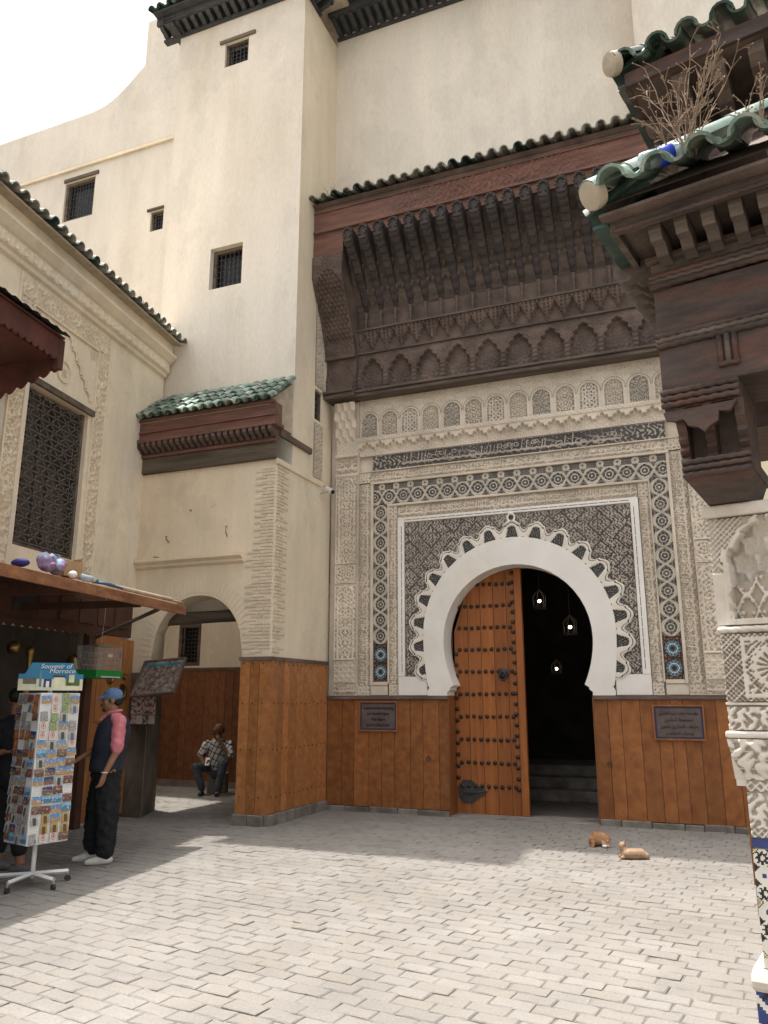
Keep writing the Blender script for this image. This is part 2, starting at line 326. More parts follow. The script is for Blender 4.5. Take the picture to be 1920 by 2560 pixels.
# ---------------------------------------------------------------- paving
paving = MB().add([(-400, -400, -.008), (400, -400, -.008), (400, 400, -.008), (-400, 400, -.008)], [(0, 1, 2, 3)]).build('paving', JOINT)
tag(paving, 'worn grey stone paving of the square', 'paving', kind='structure')
pa = R_(-8); pd = Vector((math.cos(pa), math.sin(pa), 0)); pn = Vector((-pd.y, pd.x, 0))
PL, PW = .238, .128
def cam_px(p):
    f = 1960; cy, sy = math.cos(R_(22.1)), math.sin(R_(22.1)); cp, sp = math.cos(R_(13.35)), math.sin(R_(13.35))
    F = Vector((-sy*cp, cy*cp, sp)); Rr = Vector((cy, sy, 0)); Uu = Rr.cross(F); d = Vector(p)-Vector((0, 0, CAMZ)); w = d.dot(F)
    return (960+f*d.dot(Rr)/w, 1280-f*d.dot(Uu)/w, w) if w > .05 else (9e9, 9e9, w)
def paver_verts(r):
    g = .0035; x, y = PL/2-g+r.uniform(-.0035, .0015), PW/2-g*.8+r.uniform(-.004, .001); c = .006; t = 0
    cs = [(-x, -y), (-x*.33, -y), (x*.33, -y), (x, -y), (x, y), (x*.33, y), (-x*.33, y), (-x, y)]
    cs = [(a+r.uniform(-.0035, .0035), b+r.uniform(-.004, .004)) for a, b in cs]
    vs = [(a, b, -.03) for a, b in cs]+[(a, b, t-c*r.uniform(.5, 1.3)) for a, b in cs]
    vs += [(a*(1-c/abs(x)*1.3)+r.uniform(-.002, .002), b*(1-c/abs(y)*1.3)+r.uniform(-.002, .002), t+r.uniform(-.002, .002)) for a, b in cs]
    fs = [(i, (i+1) % 8, 8+(i+1) % 8, 8+i) for i in range(8)]+[(8+i, 8+(i+1) % 8, 16+(i+1) % 8, 16+i) for i in range(8)]
    fs += [(16, 17, 22, 23), (17, 18, 21, 22), (18, 19, 20, 21)]
    return vs, fs
rp = random.Random(3); cells = []
for j in range(-20, 130):
    for i in range(-70, 30):
        c = pd*((i+.5*(j % 2)+.13*math.sin(j*1.7)+.06*math.sin(j*7.3))*PL)+pn*(j*PW)
        if not (-11.5 < c.x < 2.6 and 2.2 < c.y < 13.4): continue
        if c.y > 11.25 and c.x > -5.6: continue
        u, v, w = cam_px(c); vis = -60 < u < 1980 and 1700 < v < 2640
        if not vis and not (-9 < c.x < 2.5 and 2.4 < c.y < 11): continue
        cells.append((c, (1e6/(w*w*w) if vis and -20 < u < 1930 and v < 2580 else 0)))
order = sorted(range(len(cells)), key=lambda k: -cells[k][1]); big = set(order[:300])
variants = [MB().add(*paver_verts(rp)).mesh('paver', PAVS[i % 4]) for i in range(32)]
bv = []; bf = []; bm_ = []
for k, (c, _) in enumerate(cells):
    M = Matrix.Translation(c+Vector((0, 0, rp.gauss(0, .0018)))) @ Matrix.Rotation(pa+rp.gauss(0, .012), 4, 'Z') @ Matrix.Rotation(rp.gauss(0, .009), 4, 'X') @ Matrix.Rotation(rp.gauss(0, .006), 4, 'Y')
    if k in big: inst(rp.choice(variants), 'paver', paving, M)
    else:
        vs, fs = paver_verts(rp); o = len(bv); bv += [tuple(M @ Vector(p)) for p in vs]; bf += [tuple(q+o for q in f) for f in fs]; bm_ += [rp.randrange(4)]*len(fs)
sp_ = MB(); sp_.add(bv, bf); sp_.m = bm_; po = sp_.build('paver_field', PAVS, paving); po['kind'] = 'stuff'
# litter on the paving is left out of the joints: a few dry leaves and stains only in the material
# ---------------------------------------------------------------- museum building: tower, walls, alley wall
mus = thing('museum_building', 'tall cream plastered building with square tower, barred windows and green tiled eaves', 'building', (-5.5, 11.2, 0))
X0, X1, YT, YP, YW = -8.12, -5.5, 9.9, 9.45, 11.2
ZT = 13.62
# tower front above the small roof
O = (X0, YT, 3.0); th = [(X0, 0)]
tw = [(-7.18-X0, -6.55-X0, 8.24-3, 9.0-3), (-7.11-X0, -6.62-X0, 12.62-3, 13.13-3)]
wall('tower_wall', mus, PLAS, O, EX, EZ, -EY, X1-X0, ZT-3.0, tw, .22)
bars_window(mus, O, EX, EZ, -EY, *tw[0], 5, 5, .22, None, .06, setback=.10)
bars_window(mus, O, EX, EZ, -EY, *tw[1], 4, 4, .22, (.11, .14, .07), .05, setback=.05)
MB().add([(X0, YT, 3.2), (X0, 13.0, 3.2), (X0, 13.0, ZT), (X0, YT, ZT)], [(0, 1, 2, 3)]).build('tower_side', PLAS, mus)
# tower right side: upper part
sh = [(10.58-YT, 10.86-YT, 5.98-4.95, 6.50-4.95)]
wall('tower_side', mus, PLASW, (X1, YT, 4.95), EY, EZ, EX, YW-YT, ZT-4.95, sh, .18)
bars_window(mus, (X1, YT, 4.95), EY, EZ, EX, *sh[0], 2, 4, .18, None, .035, fm=CEDAR, setback=.04)
def f_side(p):
    def fn(u, v):
        k = TAU_/p; f = np.sin(k*u+1.4*np.sin(k*.5*v))*np.cos(k*v+1.7*np.sin(k*.5*u)); e = (u < .02) | (v < .02); return .010*ss(-.3, .2, f)+.012*e, np.where((f < -.2) & ~e, 1, 0)
    return fn
TAU_ = 6.283185
for z0_, z1_ in ((5.02, 5.93), (6.56, 8.35)): relief('carved_strip', mus, (X1+.002, 10.56, z0_), EY, EZ, EX, .32, z1_-z0_, .012, f_side(.07), [STUC, STUCD])
# upper wall above the portal canopy, running on to the right
MB().add([(X1, YW, 6.3), (6.5, YW, 6.3), (6.5, YW, 13.75), (X1, YW, 13.75)], [(0, 1, 2, 3)]).build('upper_wall', PLAS, mus)
MB().add([(X0, YT, ZT+.35), (X1, YT, ZT+.35), (X1, 15, ZT+.35), (X0, 15, ZT+.35)], [(0, 1, 2, 3)]).build('tower_roof', MORTAR, mus)
MB().add([(X1, YW, 14.1), (6.5, YW, 14.1), (6.5, 15, 14.1), (X1, 15, 14.1)], [(0, 1, 2, 3)]).build('flat_roof', MORTAR, mus)
# top eaves: corbels, boards, tiles
def top_eave(A, B, out, z, reach, nm):
    A, B, o = Vector(A), Vector(B), Vector(out)
    d = (B-A).normalized(); e = MB(); Z = Vector((0, 0, 1))
    M = frame(A, d, o, EZ); L = (B-A).length
    e.box(-.0, L, -.06, .05, z, z+.05, M=M); e.box(0, L, -.06, reach*.55, z+.20, z+.235, M=M); e.box(0, L, reach*.5, reach*.62, z+.16, z+.30, M=M); e.box(0, L, -.06, reach*.9, z+.31, z+.345, M=M)
    ev = e.build('eaves', EAVEW, mus)
    corbels(ev, EAVEW, A+d*.08, B-d*.08, o, z+.04, .16, reach*.55, .17, .08)
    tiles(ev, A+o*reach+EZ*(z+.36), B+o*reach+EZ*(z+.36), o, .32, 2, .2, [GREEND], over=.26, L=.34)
    return ev
RT = .45; RW = .75
top_eave((X0-.35, YT, 0), (X1+RT-.05, YT, 0), (0, -1, 0), ZT, RT, 'a')
top_eave((X1, YT, 0), (X1, YW-RW, 0), (1, 0, 0), ZT+.002, RT, 'b')
top_eave((X1+.02, YW, 0), (5.0, YW, 0), (0, -1, 0), 13.74, RW, 'c')
top_eave((X0, 13.0, 0), (X0, YT-.3, 0), (-1, 0, 0), ZT+.004, .35, 'd')
MB().box(X0-.35, X1+RT, YT-.02, 15, ZT+.352, ZT+.42).build('roof_slab', MORTAR, mus)
# alley wall to the left, behind the tower, with stepped parapet
YB = 13.0; al = MB(); AX0 = -19.0
ah = [(-13.91-AX0, -12.96-AX0, 13.09, 14.2), (-11.17-AX0, -10.80-AX0, 12.17, 12.70), (-9.66-AX0, -9.14-AX0, 2.23, 3.04)]
wall('alley_wall', mus, PLAS, (AX0, YB, 0), EX, EZ, -EY, X0-AX0+2.7, 14.58, ah, .2)
bars_window(mus, (AX0, YB, 0), EX, EZ, -EY, *ah[0], 8, 7, .2, (.04, .10, .10), .07, setback=.05)
bars_window(mus, (AX0, YB, 0), EX, EZ, -EY, *ah[1], 3, 3, .2, (.10, .0, .07), .05, setback=.05)
bars_window(mus, (AX0, YB, 0), EX, EZ, -EY, *ah[2], 4, 8, .2, None, .07, setback=.0, fm=CEDAR)
MB().box(-12.2, -11.2, 9.9, 12.9, 0, 9.0).build('alley_shade_block', PLASW, mus)  # unseen block, added to close off the alley and darken it
pp = [(-19, 14.58), (X0+.3, 14.58), (X0+.3, 18.27), (-11.706, 18.27), (-11.706, 16.95), (-11.9, 16.80), (-12.1, 16.62), (-12.3, 16.46), (-12.5, 16.33), (-12.7, 16.22), (-12.95, 16.14), (-13.3, 16.10), (-16.4, 16.08), (-19, 16.05)]
MB().prism(pp, (0, YB-.04, 0), EX, EZ, EY, .45).build('parapet', PLAS, mus, bevel=.05)
MB().box(-19, X0, YB-.07, YB-.041, 14.5, 14.58).build('string_course', PLASW, mus)
# alley dado
dd = MB().box(-12.6, -5.6, YB-.03, YB-.0, 2.14, 2.19).build('dado', CEDAR, mus)
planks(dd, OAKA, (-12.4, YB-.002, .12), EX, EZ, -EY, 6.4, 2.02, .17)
MB().box(-12.6, -5.6, YB-.05, YB-.0, -.03, .12).build('plinth', STONE, mus)
# pier with the archway
pier = thing('arch_gate', 'plastered archway with whitewashed brick pier beside the wooden dado', 'archway', (-6.0, YP, 0))
AC, AH, ASP = -6.72, .77, 2.2
def atop(x): 
    t = min(1, abs(x-AC)/AH); return ASP+.86*(1-t**2.15)**.5
b = MB(); xs = [AC-AH+2*AH*i/28 for i in range(29)]
b.add([(-7.9, YP, 0), (xs[0], YP, 0), (xs[0], YP, 4.98), (-7.9, YP, 4.98)], [(0, 1, 2, 3)])
b.add([(xs[-1], YP, 0), (X1+.0, YP, 0), (X1+.0, YP, 4.98), (xs[-1], YP, 4.98)], [(0, 1, 2, 3)])
for i in range(28):
    a, c = xs[i], xs[i+1]; b.add([(a, YP, atop(a)), (c, YP, atop(c)), (c, YP, 4.98), (a, YP, 4.98)], [(0, 1, 2, 3)])
    sh_ = lambda x: .216*max(0, (AC-x)/AH)**1; b.add([(a, YP, atop(a)), (c, YP, atop(c)), (c-sh_(c), YT, atop(c)), (a-sh_(a), YT, atop(a))], [(0, 1, 2, 3)])
for x, e in ((xs[0], .36), (xs[-1], 0)): b.add([(x, YP, 0), (x, YP, ASP), (x-e*.6, YT, ASP), (x-e*.6, YT, 0)], [(0, 1, 2, 3)]); b.add([(x-e*.6, YT, 0), (x-e*.6, YT, ASP+.6), (x-e, YT+.3, ASP+.6), (x-e, YT+.3, 0)], [(0, 1, 2, 3)])
b.add([(-7.9, YP, 4.98), (X1, YP, 4.98), (X1, YT, 4.98), (-7.9, YT, 4.98)], [(0, 1, 2, 3)])
b.build('arch_wall', PLASW, pier)
MB().add([(X1, YP, 0), (X1, YW, 0), (X1, YW, 4.96), (X1, YP, 4.96)], [(0, 1, 2, 3)]).build('side_wall', PLASW, pier)
MB().box(X1-.02, X1+.035, YP-.02, YW-.35, 4.90, 4.985).build('string_course', PLASW, pier, bevel=.01)
# passage behind the arch: tympanum over an old beam, sides, ceiling
MB().box(-7.9, X1-.02, YT+.02, YT+.3, 2.86, 4.9).build('tympanum', PLAS, pier)
MB().tube([(-7.72, YT-.06, 2.76), (-7.2, YT-.07, 2.78), (-6.6, YT-.06, 2.79), (-5.9, YT-.05, 2.80)], [.085, .095, .09, .095], 9).build('beam', OLDW, pier, True)
MB().box(-5.97, X1-.02, YT+.3, YB-.06, 0, 3.2).build('passage_wall', PLASW, pier)
MB().box(X0, X1-.02, YT+.3, YB-.06, 3.22, 3.4).build('passage_ceiling', PLASW, pier)
# cornice above the arch
cn = [(0, 0), (.05, .03), (.05, .06), (.11, .10), (.11, .15), (0, .16)]
MB().prism(cn, (-7.86, YP-.001, 3.49), (0, -1, 0), EZ, EX, 1.88).build('cornice', PLASW, pier)
# voussoirs, flush painted bricks around the arch
for i in range(41):
    a = math.pi*(i+.5)/41; r0, r1 = 1.0, 1.27
    t = math.cos(a); s = math.sin(a); wv = .016
    P = lambda r, da: Vector((AC-AH*r*math.cos(a+da), YP-.006, ASP+.88*r*math.sin(a+da)))
    q = [P(1.03, -.027), P(1.03, .027), P(1.30, .027), P(1.30, -.027)]
    MB().add(q+[p+Vector((0, .012, 0)) for p in q], [(0, 1, 2, 3), (4, 5, 6, 7), (0, 1, 5, 4), (1, 2, 6, 5), (2, 3, 7, 6), (3, 0, 4, 7)]).build('voussoir', PLASW, pier)
# whitewashed bricks on the pier corner
BRK = mat('painted_brick', (.66, .56, .42), .9, .12, 8, .003, 40, rand=.08)
bme = [MB().box(-l/2, l/2, -.012, .010, -.017, .017).mesh('brick', BRK) for l in (.205, .215, .19)]
bmh = [MB().box(-l/2, l/2, -.012, .010, -.017, .017).mesh('brick', BRK) for l in (.095, .105)]
z = 2.25; k = 0
while z < 4.9:
    for face in (0, 1):
        u = 0.012; wmax = (.44 if z < 3.7 else .40) if face == 0 else .30; first = (k % 2 == face)
        while u < wmax:
            half = first and u < .05; l = .115 if half else .225
            if u+l > wmax+.06: break
            me = random.choice(bmh if half else bme); off = U01(-.004, .003)
            if face == 0: M = frame((X1-u-l/2, YP-off, z), EX, EY, EZ)
            else: M = frame((X1-off, YP+u+l/2, z), EY, -EX, EZ)
            if random.random() > .06: inst(me, 'brick', pier, M)
            u += l
    z += .0475; k += 1
# wooden dado round the pier, on a stone plinth
dz = 2.17
dp = MB().box(-5.98, X1+.035, YP-.035, YP-.0, dz-.05, dz).box(X1, X1+.035, YP, YW-.03, dz-.05, dz).build('dado', CEDAR, pier)
planks(dp, OAKL, (-5.96, YP, .14), EX, EZ, -EY, .46+.02, dz-.19, .17)
planks(dp, OAKL, (X1, YP-.015, .14), EY, EZ, EX, YW-YP-.01, dz-.19, .21)
for zz in (2.08, 1.55, .95, .35):
    for i in range(13):
        p = Vector((X1+.026, YP+.08+i*.13, zz+U01(-.015, .015))); MB().ell(p, (.006, .012, .012), 6).build('nail', IRON, dp)
    for i in range(3): MB().ell((-5.9+i*.15, YP-.026, zz), (.012, .006, .012), 6).build('nail', IRON, dp)
for i in range(4):
    MB().box(-.115, .115, -.05, .03, -.02, .135).build('plinth_stone', STONE, pier, M=frame((-5.87+i*.235-.0, YP-.01, 0), EX, EY, EZ) if i < 2 else frame((X1+.01, YP+.1+(i-2)*.24, 0), EY, -EX, EZ), bevel=.012)
for i in range(5): MB().box(-.12, .12, -.045, .03, -.02, .135).build('plinth_stone', STONE, pier, M=frame((X1+.01, YP+.58+i*.25, 0), EY, -EX, EZ), bevel=.012)
# small green tiled roof with carved wooden frieze over the archway
sr = thing('tiled_porch_roof', 'small sloping green tiled roof with carved dark wood frieze above the archway', 'roof', (-6.6, YP, 5))
f = MB().box(-7.86, X1-.0, YP-.06, YP-.002, 4.985, 5.22).build('frieze_board', OLDW, sr)
f = MB().box(-7.88, X1+.03, YP-.10, YP-.061, 5.225, 5.27).box(-7.9, X1+.10, YP-.26, YP-.002, 5.42, 5.47).box(-7.9, X1+.06, YP-.20, YP-.002, 5.475, 5.78).build('frieze', CEDARR, sr)
MB().box(-7.92, X1+.07, YP-.235, YP-.201, 5.76, 5.80).box(-7.92, X1+.07, YP-.225, YP-.201, 5.58, 5.60).build('moulding', CEDARR, sr)
MB().box(-7.9, X1+.02, YP-.08, YP-.002, 5.275, 5.415).build('soffit_board', CEDAR, sr)
corbels(sr, CEDAR, (-7.84, YP-.08, 0), (X1+.0, YP-.08, 0), (0, -1, 0), 5.275, .145, .17, .105, .06, 'corbel')
MB().box(X1+.001, X1+.045, YP+.02, YT+.55, 5.33, 5.42).build('side_rail', CEDAR, sr)
MB().prism([(YP-.22, 5.80), (YT-.004, 6.32), (YT-.004, 5.5), (YP-.1, 5.5)], (-7.92, 0, 0), EY, EZ, EX, X1+7.92-.02).build('roof_deck', MORTAR, sr)
tiles(sr, (-7.84, YP-.30, 5.79), (X1-.01, YP-.30, 5.79), (0, -1, 0), .72, 4, .155, [GREEN, GREEN, GREENP], L=.30, over=.205, r=.066, jit=.006)
# security camera, wall hooks
sc = thing('security_camera', 'small white security camera on a bracket on the tower side wall', 'camera', (X1, 10.94, 4.86))
MB().lathe([(.045, 0), (.045, .008)], (0, 0, 0), 12, M=Matrix.Rotation(R_(90), 4, 'Y')).build('mount', WHITEP, sc, M=Matrix.Translation((X1+.002, 10.80, 4.78)))
MB().tube([(X1+.01, 10.80, 4.78), (X1+.09, 10.80, 4.79), (X1+.12, 10.86, 4.82)], .010, 6).build('arm', STEEL, sc)
d = Vector((.75, -.45, -.45)).normalized(); q = Vector((X1+.09, 10.92, 4.88))
MB().tube([q-d*.03, q+d*.17], .042, 12).build('body', WHITEP, sc, 'a')
MB().tube([q+d*.1705, q+d*.174], .036, 12).build('lens', DARK, sc)
wires = [((-7.35, 3.98), (.06, -.10)), ((-6.3, 4.05), (.02, -.16)), ((-6.95, 4.35), (.03, -.02)), ((-7.55, 3.68), (.1, -.02))]
for i, ((x, z), (a, c)) in enumerate(wires):
    o = MB().tube([(x, YP-.0, z), (x+.01, YP-.04, z-.01), (x+a*.3, YP-.03, z+c*.6), (x+a, YP-.01, z+c)], .006, 5).build('iron_hook', IRON)
    tag(o, 'bent iron hook in the plaster %s' % ['left of the middle above the arch cornice', 'right of the middle above the arch cornice', 'highest of those above the arch cornice', 'just over the left end of the arch cornice'][i], 'hook', 'iron hooks above the archway')
# ---------------------------------------------------------------- carved patterns
TAU = 6.283185
def arab(u, v, p, cx=None):
    if cx is not None: u = np.abs(u-cx)
    k = TAU/p
    return np.sin(k*u+1.4*np.sin(k*.5*v))*np.cos(k*v+1.7*np.sin(k*.5*u))+.55*np.sin(k*1.45*(u*.8+.35*v)+2.1*np.sin(k*.55*v))
def star8(u, v, p):
    d = np.full(u.shape, 9.)
    for a in range(4):
        c, s = math.cos(a*math.pi/4), math.sin(a*math.pi/4); q = (u*c+v*s)/p; d = np.minimum(d, np.abs(q-np.round(q)))
    return d
def script(u, v, L, h, seed, step=.038):
    r = np.random.default_rng(seed); f = np.zeros(u.shape); x = 0.
    f = np.maximum(f, (np.abs(v-.30*h-.03*h*np.sin(u*55))/h < .07)*1.)
    while x < L:
        k = r.integers(0, 5); s = step*r.uniform(.6, 1.4); w = .0065+.002*r.random()
        if k in (0, 1): f = np.maximum(f, ((np.abs(u-x-.15*(v-.3*h)) < w) & (v > .28*h) & (v < h*r.uniform(.75, .93))))
        elif k == 2: d = np.hypot(u-x, v-h*r.uniform(.25, .4)); f = np.maximum(f, np.abs(d-.2*h) < w)
        elif k == 3: d = np.hypot(u-x, (v-h*r.uniform(.55, .75))*1.2); f = np.maximum(f, (np.abs(d-.14*h) < w) | (d < .03*h))
        else: f = np.maximum(f, ((np.abs((u-x)*.6+(v-.6*h)-.1*h*np.sin((v-.3*h)*30)) < w) & (np.abs(u-x) < s)))
        x += s
    return f
SM = [STUC, STUCD, BLACKT, GREYT, LBLUET, ORAT, WHITEW]
def f_arab(p, cx=None, dep=.012, dark=False):
    def fn(u, v):
        f = arab(u, v, p, cx); h = dep*ss(-.35, .15, f); return h, np.where(f < -.3, 1, 0) if dark else np.zeros(u.shape, int)
    return fn
def f_geo(p, dep=.012, dark=True):
    def fn(u, v):
        d = star8(u, v, p); return dep*(1-ss(.10, .17, d)), np.where(d > .2, 1, 0)*int(dark)
    return fn
def f_script(L, h, seed, vertical=False, dep=.012, mats=(0, 1)):
    def fn(u, v):
        if vertical: u, v = v, h-u
        f = np.asarray(script(u, v, L, h, seed), float); g = arab(u, v, .04) > .35
        f = np.maximum(f, g*.8); return dep*f, np.where(f > .4, mats[0], mats[1])
    return fn
# ---------------------------------------------------------------- portal
PY = 11.2; PC = -2.51
por = thing('carved_portal', 'carved stucco portal with scalloped horseshoe arch and mosaic tile frame', 'portal', (PC, PY, 0))
def rel(name, x, z, w, h, fn, mats=SM, res=.011, y=PY, label=None, keep=None): return relief(name, por, (x, y, z), EX, EZ, -EY, w, h, res, fn, mats, label=label, keep=keep)
# base wall with opening
OC, OR = 2.44, 1.075
b = MB(); n = 40; by = PY+.05; xs = [PC-1.08+2.16*i/n for i in range(n+1)]
tp = lambda x: OC+max(0, 1.085**2-(x-PC)**2)**.5
b.add([(-5.5, by, 0), (xs[0], by, 0), (xs[0], by, 6.4), (-5.5, by, 6.4)], [(0, 1, 2, 3)])
b.add([(xs[-1], by, 0), (6.5, by, 0), (6.5, by, 6.4), (xs[-1], by, 6.4)], [(0, 1, 2, 3)])
for i in range(n): b.add([(xs[i], by, tp(xs[i])), (xs[i+1], by, tp(xs[i+1])), (xs[i+1], by, 6.4), (xs[i], by, 6.4)], [(0, 1, 2, 3)])
b.build('wall', STUC, por)
# white horseshoe band
def inner():
    L = [(-1.03, 1.655), (-1.035, 1.70), (-.99, 1.735), (-.985, 1.765), (-.93, 1.80)]
    for i in range(1, 8): z = 1.80+(OC-1.80)*i/7; t = (OC-z)/.64; L.append((-(OR-.145*t*t), z))
    for i in range(1, 24): a = math.pi-math.pi*i/24; L.append((OR*math.cos(a), OC+OR*math.sin(a)))
    return L+[(-x, z) for x, z in L[11::-1]]
def outer():
    L = [(-1.33, 1.655), (-1.335, 1.70), (-1.325, 1.735), (-1.30, 1.765), (-1.325, 1.80)]
    for i in range(1, 8): z = 1.80+(2.53-1.80)*i/7; t = (2.53-z)/.73; L.append((-(1.39-.065*t*t), z))
    for i in range(1, 24): a = math.pi-math.pi*i/24; L.append((1.39*math.cos(a), 2.53+1.39*math.sin(a)))
    return L+[(-x, z) for x, z in L[11::-1]]
I_, O_ = inner(), outer(); n = len(I_); y0, y1 = PY-.045, PY+.34
vs = [(PC+x, y0, z) for x, z in O_]+[(PC+x, y0, z) for x, z in I_]+[(PC+x, y1, z) for x, z in I_]+[(PC+x, by, z) for x, z in O_]
fs = []
for i in range(n-1): fs += [(i, i+1, n+i+1, n+i), (n+i, n+i+1, 2*n+i+1, 2*n+i), (3*n+i, 3*n+i+1, i+1, i)]
fs += [(0, n, 2*n, 3*n), (n-1, 2*n-1, 3*n-1, 4*n-1)]
ab = MB().add(vs, fs).build('arch_band', WHITEW, por, 'a')
# scalloped ring
NL = 17; A0, A1 = math.radians(-27), math.radians(207)
def ring():
    nt_, ns = 560, 26; th = np.linspace(A0, A1, nt_); s = np.linspace(0, 1, ns); T, S = np.meshgrid(th, s)
    def q(T):
        ph = (T-math.pi/2)/((A1-A0)/NL); loc = ph-np.round(ph); lobe = (.5+.5*np.cos(loc*TAU))**.75; cusp = np.exp(-((np.abs(loc)-.30)/.045)**2); return loc, 1.50+.145*lobe+.026*cusp
    loc, rm = q(T); r = 1.375+S*(rm-1.375)
    def field(T, S):
        loc, rm = q(T); dp_ = (1-S)*(rm-1.375); tri = (dp_ > .082) & (np.abs(loc) < .29-.22*S); dot = (np.abs(np.abs(loc)-.5) < .045) & (S < .22); gr = np.abs(dp_-.036) < .006
        m = np.zeros(T.shape, int); h = .03+0*T
        k = np.sin(loc*60)*np.sin(S*22) > -.15
        m[tri] = 3; m[tri & k] = 2; h[tri] = .014; m[dot] = 3; m[gr] = 2; h[gr] = .020; h = np.where(S > .96, 0, h); return h, m
    H, _ = field(T, S); P = np.stack([PC+r*np.cos(T), PY-.004-H, 2.53+r*np.sin(T)], -1)
    P = P[::-1]
    Tc = (T[:-1, :-1]+T[1:, 1:])/2; Sc = (S[:-1, :-1]+S[1:, 1:])/2; _, mi = field(Tc, Sc)
    return grid_mesh('scalloped_ring', P, [mat('ring_stucco', (.72, .655, .56), .9, .1, 4), STUC, BLACKT, GREYT], mi[::-1], smooth=False)
place(bpy.data.objects.new('scalloped_ring', ring()), por)
k = MB()
for r_, zc, x_ in ((.052, 4.215, 0),): k.tube([(PC+r_*1.0*math.cos(a*TAU/20), PY-.035, zc+r_*1.15*math.sin(a*TAU/20)) for a in range(21)], .016, 6)
for s in (-1, 1): k.tube([(PC+s*.13, PY-.03, 4.10), (PC+s*.06, PY-.035, 4.145), (PC+s*.03, PY-.04, 4.17)], .016, 6); k.tube([(PC+s*.045, PY-.035, 4.255), (PC-s*.0, PY-.04, 4.275), (PC-s*.05, PY-.03, 4.30)], .015, 6)
k.build('knot', WHITEW, por, True)
# black glazed spandrel
def f_sp(u, v):
    w = 1.69; x = np.abs(u-1.69); f = arab(x, v, .066)+.6*arab(x+.05, v*.9, .041); cart = np.abs(((v/.42+np.where((x/.36) % 2 < 1, 0, .5)) % 1)-.5)+.9*np.abs(((x/.36) % 1)-.5)
    f = np.where(np.abs(cart-.42) < .035, -1, f); jt = (np.abs((v/.27) % 1) < .02) | (np.abs((u/.225) % 1) < .02)
    g = f > -.12; g = g & ~jt; return .006*g, np.where(g, 0, 2)
SPM = [mat('spandrel_clay', (.40, .34, .275), .85, .2, 3), STUCD, mat('spandrel_black', (.075, .066, .058), .55, .3, 1.2, col2=(.15, .13, .11), mixscale=1.0, mixlo=.55, mixhi=.8)]
rel('spandrel', PC-1.69, 1.93, 3.38, 2.355, f_sp, SPM, .0068, keep=lambda u, v: np.hypot(u-1.69, v+1.93-2.53) > 1.34)
# plain border round the spandrel with dashed groove, footing blocks
bd = MB()
for s in (-1, 1):
    a, c = sorted((PC+s*1.692, PC+s*1.80)); bd.box(a, c, PY-.028, PY+.03, 1.93, 4.36)
    a, c = sorted((PC+s*1.342, PC+s*1.80)); bd.box(a, c, PY-.024, PY+.03, 1.657, 1.929)
bd.box(PC-1.80, PC+1.80, PY-.0275, PY+.03, 4.287, 4.361); bd.build('border', WHITEW, por, bevel=.006)
g = MB()
for s in (-1, 1):
    for i in range(16): g.box(PC+s*1.735-.004, PC+s*1.735+.004, PY-.0295, PY-.0265, 2.0+i*.14, 2.125+i*.14)
for i in range(24): g.box(PC-1.69+i*.141, PC-1.69+i*.141+.125, PY-.0295, PY-.0265, 4.318, 4.326)
g.build('border_groove', BLACKT, por)
# script strips, mosaic frame
def bar(x0, x1, z0, z1, d=.03, m=STUC): MB().box(min(x0, x1), max(x0, x1), PY-d, PY+.03, z0, z1).build('moulding', m, por, bevel=.005)
for s in (-1, 1):
    a = PC+s*1.81 if s > 0 else PC-1.95
    rel('script_strip', a, 1.83, .14, 2.53, f_script(2.53, .14, 5+s, True))
    bar(PC+s*1.952, PC+s*1.972, 1.83, 4.60)
    rel('star_block', a, 4.365, .14, .2, f_geo(.05)); rel('star_block', a, 1.66, .14, .165, f_geo(.045))
    a = PC+s*2.26 if s > 0 else PC-2.46
    rel('script_strip', a, 1.80, .20, 3.17, f_script(3.17, .20, 9+s, True))
    rel('star_block', a, 1.66, .20, .138, f_geo(.05)); bar(PC+s*1.975, PC+s*2.255, 1.66, 1.80, .012); bar(PC+s*2.215, PC+s*2.258, 1.802, 4.985)
rel('script_band', PC-1.80, 4.365, 3.60, .2, f_script(3.6, .2, 21)); bar(PC-1.972, PC+1.972, 4.567, 4.60, .035)
def knot_strip(u, v, w, P):          # u across, v along
    x = u-w/2; A = w*.46; c = np.abs(np.sin(math.pi*v/P)); c = c**.75; d = np.abs(np.abs(x)-A*c)
    strap = d < w*.105; groove = d < w*.02
    ph = (v/P) % 1-.5; r = np.hypot(x, ph*P); th = np.arctan2(ph*P, x); fl = (r < w*.30*(1+.25*np.cos(8*th)))
    dots = fl & (np.cos(8*th)*np.sin(r/w*26) > -.2)
    px = ((v/P+.5) % 1)-.5; xs_ = np.abs(x)-w*.5; r2 = np.hypot(xs_, px*P); th2 = np.arctan2(px*P, xs_); fl2 = (r2 < w*.24*(1+.25*np.cos(6*th2))); 
    m = np.full(u.shape, 3); h = np.full(u.shape, .002); cen = (r < w*.05) | (np.abs(r-w*.2) < w*.02)
    m[dots] = 2; m[fl2 & (np.sin(r2/w*30) > 0)] = 2; m[cen] = 0
    m[strap] = 0; h[strap] = .016; m[groove] = 1; h[groove] = .010
    return h, m
KM = [mat('zellij_strap', (.60, .53, .43), .8, .1, 4), STUCD, mat('zellij_black', (.048, .043, .037), .5, .3, 9), mat('zellij_ground', (.20, .178, .145), .6, .3, 9)]
